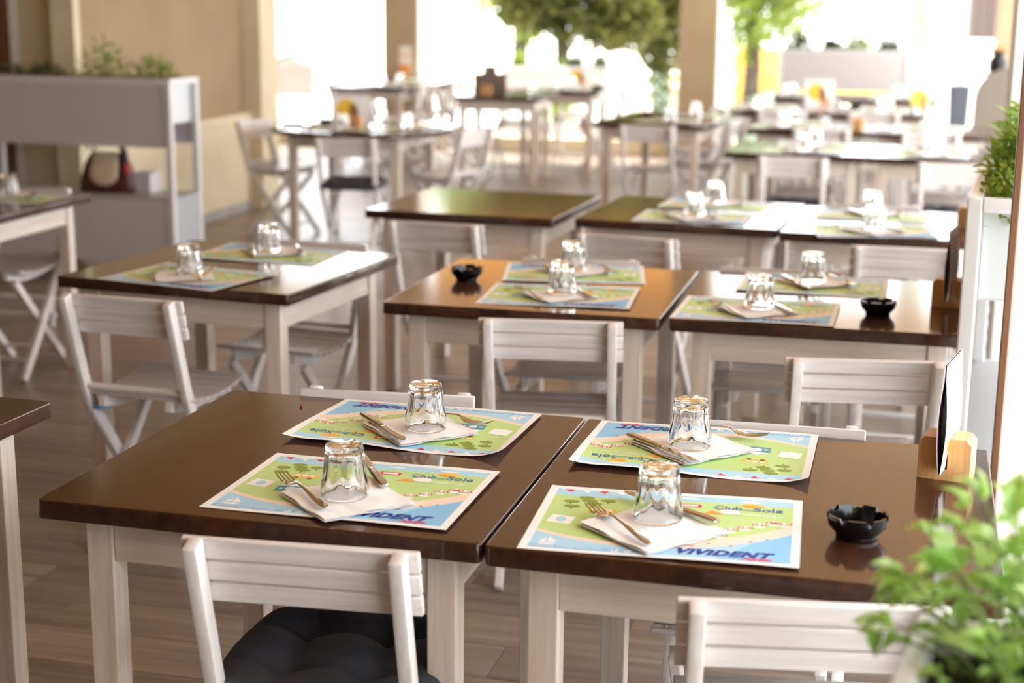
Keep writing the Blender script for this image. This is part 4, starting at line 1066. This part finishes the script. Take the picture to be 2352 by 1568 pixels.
for xx in (.03, ln-.02):
    bm = bmesh.new(); tube(bm, [(0, 0, 0), (0, 0, .155)], .012, 10); obj('upright', mesh('upright', bm, 'metal_white', auto=40), rail, (xx, 0, 0))
tag(rail, 'low white metal double rail on floor under the planter table', 'rail')
# poster on the far column
q = atv(930, 145, 15.33); o = box('poster', (.13, .008, .34), 'paper_white', None, (q.x, 15.338, q.z), bev=.001)
box('printed_panel', (.11, .003, .14), 'print_orange', o, (0, -.005, -.08)); box('printed_panel', (.11, .003, .10), 'print_sand', o, (0, -.005, .08)); tag(o, 'orange printed poster fixed to the far tan column', 'poster')
# rounded brown board, black pot, grey bin
q = at(2285, 300, .75); BV = TAB['R2b'][0].y+1.15; q = atv(2290, 170, BV)
root = empty('rounded_board', (q.x+.08, BV, 0), R(10))
bm = bmesh.new(); w, h = .46, q.z+.04; pts = [(-w/2, .0)]+[(w/2*math.cos(a), h-w/2+w/2*math.sin(a)) for a in [math.pi-math.pi*i/20 for i in range(21)]]+[(w/2, 0)]
a_ = [bm.verts.new((x, -.012, z)) for x, z in pts]; b_ = [bm.verts.new((x, .012, z)) for x, z in pts]; bm.faces.new(a_); bm.faces.new(b_[::-1])
for i in range(len(pts)): bm.faces.new((a_[i], b_[i], b_[(i+1) % len(pts)], a_[(i+1) % len(pts)]))
obj('panel', mesh('panel', bm, 'board_brown'), root); box('stay', (.03, .03, .8), 'board_brown', root, (0, .14, .39), (R(14), 0, 0)); box('foot_bar', (.44, .03, .03), 'board_brown', root, (0, .02, .015))
tag(root, 'brown round-topped standing board at the porch edge', 'board')
q = atv(2291, 168, BV+.35); root = empty('jar_stand', (q.x, BV+.35, 0))
bm = bmesh.new(); lathe(bm, [(.11, 0), (.11, .02), (.03, .04), (.03, q.z-.03), (.09, q.z-.02), (.09, q.z)], 20); obj('pedestal', mesh('pedestal', bm, 'pot_black', auto=40), root)
bm = bmesh.new(); lathe(bm, [(.05, 0), (.068, .02), (.07, .09), (.045, .12), (.042, .135), (.055, .15), (.055, .165)], 24); obj('jar', mesh('jar', bm, 'pot_black', auto=50), root, (0, 0, q.z))
bm = bmesh.new(); scatter_leaves(bm, [Vector((random.uniform(-.05, .05), random.uniform(-.05, .05), q.z+.165+random.uniform(0, .02))) for _ in range(60)], .03, .015, random.Random(2)); f = obj('dried_flowers', mesh('dried_flowers', bm, 'flower_orange'), root); f['kind'] = 'stuff'
tag(root, 'black jar of dried flowers on a stand behind the round-topped board', 'jar')
q = atv(2205, 195, 14.6); root = empty('litter_bin', (q.x, 14.6, 0), R(6)); hb = q.z
bm = bmesh.new(); rr = []
for z, w, d in ((0, .12, .10), (hb, .18, .14)):
    rr.append([bm.verts.new((sx*w/2, sy*d/2, z)) for sx, sy in ((-1, -1), (1, -1), (1, 1), (-1, 1))])
for i in range(4): bm.faces.new((rr[0][i], rr[0][(i+1) % 4], rr[1][(i+1) % 4], rr[1][i]))
bm.faces.new(rr[0][::-1]); bm.faces.new(rr[1]); bevel_all(bm, .012); obj('body', mesh('body', bm, 'bin_grey', auto=35), root)
bm = bmesh.new(); tube(bm, [(0, 0, hb-.01), (0, 0, hb+.13)], .008, 8); tube(bm, [(-.07, 0, hb+.13), (.07, 0, hb+.13)], .007, 8); obj('handle', mesh('handle', bm, 'zinc', True), root)
tag(root, 'tapered dark grey bin with T handle near the pale trunk', 'bin')

# ------------------------------------------------------------------ outdoors
def tree(name, base, trunk, crowns, n, L, W, m, label, seed, trunk_m='trunk_dark', rad=.12):
    rng = random.Random(seed); root = empty(name, base); bm = bmesh.new()
    tube(bm, trunk, [rad*(1-.12*i) for i in range(len(trunk))], 12)
    top = Vector(trunk[-1])
    for (c, r_) in crowns: tube(bm, [top-Vector((0, 0, .3)), (top+Vector(c))/2+Vector((0, 0, .1)), Vector(c)], [rad*.5, rad*.3, rad*.12], 7)
    obj('trunk', mesh('trunk', bm, trunk_m, True), root)
    bm = bmesh.new(); tot = sum(r[0]*r[1]*r[2] for c, r in crowns)
    for (c, r_) in crowns:
        k = int(n*r_[0]*r_[1]*r_[2]/tot); pts = []
        while len(pts) < k:
            v = Vector((rng.uniform(-1, 1), rng.uniform(-1, 1), rng.uniform(-1, 1)))
            if v.length < 1 and noise.noise(v*2.6+Vector(c)*3) > -.12: pts.append(Vector(c)+Vector((v.x*r_[0], v.y*r_[1], v.z*r_[2])))
        scatter_leaves(bm, pts, L, W, rng, -.3)
    f = obj('foliage', mesh('foliage', bm, m), root); f['kind'] = 'stuff'
    return tag(root, label, 'tree')
def rel(px, py, v, base): q = atv(px, py, v); return (q.x-base[0], v-base[1], q.z-base[2])
GZ = -.32
b1 = atv(1285, 160, 20.3); b1 = (b1.x, 20.3, GZ)
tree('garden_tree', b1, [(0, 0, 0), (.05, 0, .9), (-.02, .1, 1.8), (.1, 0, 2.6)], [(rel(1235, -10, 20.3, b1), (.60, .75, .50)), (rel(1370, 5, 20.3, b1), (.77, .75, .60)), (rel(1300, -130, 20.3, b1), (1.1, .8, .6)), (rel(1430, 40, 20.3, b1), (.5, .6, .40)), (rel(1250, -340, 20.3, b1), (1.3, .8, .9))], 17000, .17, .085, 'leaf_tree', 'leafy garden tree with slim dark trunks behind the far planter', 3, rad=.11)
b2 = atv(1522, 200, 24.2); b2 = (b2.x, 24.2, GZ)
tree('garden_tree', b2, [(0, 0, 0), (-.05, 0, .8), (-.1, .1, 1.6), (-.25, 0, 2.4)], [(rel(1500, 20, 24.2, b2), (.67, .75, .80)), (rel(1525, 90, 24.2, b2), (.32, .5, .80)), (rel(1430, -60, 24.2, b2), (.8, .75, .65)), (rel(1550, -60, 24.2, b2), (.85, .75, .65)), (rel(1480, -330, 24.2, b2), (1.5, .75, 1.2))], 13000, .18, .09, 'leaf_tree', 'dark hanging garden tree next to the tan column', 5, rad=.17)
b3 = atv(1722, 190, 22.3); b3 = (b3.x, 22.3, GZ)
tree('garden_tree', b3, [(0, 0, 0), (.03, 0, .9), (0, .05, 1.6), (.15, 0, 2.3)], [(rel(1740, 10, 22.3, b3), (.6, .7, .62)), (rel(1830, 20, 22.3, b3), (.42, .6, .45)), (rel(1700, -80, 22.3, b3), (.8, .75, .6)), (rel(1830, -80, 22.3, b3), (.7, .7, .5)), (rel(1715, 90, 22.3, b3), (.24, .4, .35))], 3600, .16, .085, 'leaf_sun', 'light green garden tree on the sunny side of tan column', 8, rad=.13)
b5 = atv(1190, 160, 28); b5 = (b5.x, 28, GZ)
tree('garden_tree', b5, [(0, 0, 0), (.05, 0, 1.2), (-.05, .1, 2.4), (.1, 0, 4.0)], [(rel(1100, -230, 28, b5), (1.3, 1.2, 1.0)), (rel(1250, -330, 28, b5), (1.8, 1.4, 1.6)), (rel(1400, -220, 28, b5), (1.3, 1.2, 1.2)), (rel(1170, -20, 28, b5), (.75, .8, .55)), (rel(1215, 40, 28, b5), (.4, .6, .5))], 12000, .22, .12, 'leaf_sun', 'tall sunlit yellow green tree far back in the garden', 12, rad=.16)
b4 = atv(2118, 250, 17.5); b4 = (b4.x, 17.5, GZ)
root = empty('pale_tree', b4); bm = bmesh.new(); tube(bm, [(0, 0, 0), (.01, 0, .7), (-.02, .02, 1.5), (-.03, 0, 2.6), (.03, 0, 4.2)], [.20, .165, .16, .15, .13], 20); obj('trunk', mesh('trunk', bm, 'trunk_pale', True), root)
rng = random.Random(9); bm = bmesh.new(); scatter_leaves(bm, [Vector((rng.gauss(0, .9), rng.gauss(0, .9), 5+rng.gauss(0, .5))) for _ in range(900)], .16, .1, rng); f = obj('foliage', mesh('foliage', bm, 'leaf_sun'), root); f['kind'] = 'stuff'
tag(root, 'pale barked tree trunk rising behind the far tables', 'tree')
for i, (px, py, v, rx, rz_, mm, lab) in enumerate(((1490, 262, 18.6, .66, .80, 'leaf_silver', 'grey green bush left of the tan column'), (1745, 250, 17.4, .55, .62, 'leaf_silver', 'grey green bush on the sunny side of tan column'),
        (1275, 190, 18.9, .34, .95, 'leaf_sun', 'fresh green shrub behind the far planter'), (1560, 215, 26.4, .8, .62, 'flower_orange', 'orange flowering bush beyond the tan column'), (1690, 215, 29, .7, .8, 'flower_orange', 'orange flowering bush behind the light green tree'), (1120, 120, 30, .9, 1.4, 'leaf_sun', 'sunlit yellow green shrub in the open garden'))):
    q = atv(px, py, v); bush('garden_bush', (q.x, v, GZ), (rx, rx, rz_+.25), 900, .10, .045, mm, lab, 'bush', seed=90+i, hole=.1, stems=14)
# ochre wall, white wall, brown house
q0, q1 = atv(1690, 150, 30), atv(2090, 150, 30); o = box('garden_wall', (q1.x-q0.x, .2, 1.0), 'ochre', None, ((q0.x+q1.x)/2, 30, GZ+.5), bev=.01); tag(o, 'low sunlit ochre garden wall', 'wall')
q0, q1 = atv(2148, 90, 24), atv(2420, 90, 24); o = box('white_wall', (q1.x-q0.x, .25, q0.z-GZ), 'plaster_white', None, ((q0.x+q1.x)/2, 24.2, (q0.z+GZ)/2), bev=.01); tag(o, 'white garden wall below the brown house', 'wall')
q0, q1 = atv(2226, 60, 32), atv(2420, 60, 32); root = empty('house', ((q0.x+q1.x)/2, 33.5, GZ))
wd = q1.x-q0.x; box('walls', (wd, 2.6, 4.2), 'house_brown', root, (0, 0, 2.1)); 
for i in range(9): box('board', (wd/9-.02, .03, 4.1), 'house_brown', root, (-wd/2+(i+.5)*wd/9, -1.31, 2.08))
box('roof', (wd+.5, 3.2, .18), 'trunk_dark', root, (0, 0, 4.29), bev=.01); box('window', (.5, .05, .7), 'window_glass', root, (.3, -1.35, 2.4), bev=.01)
tag(root, 'dark brown timber house beyond the white wall', 'house')
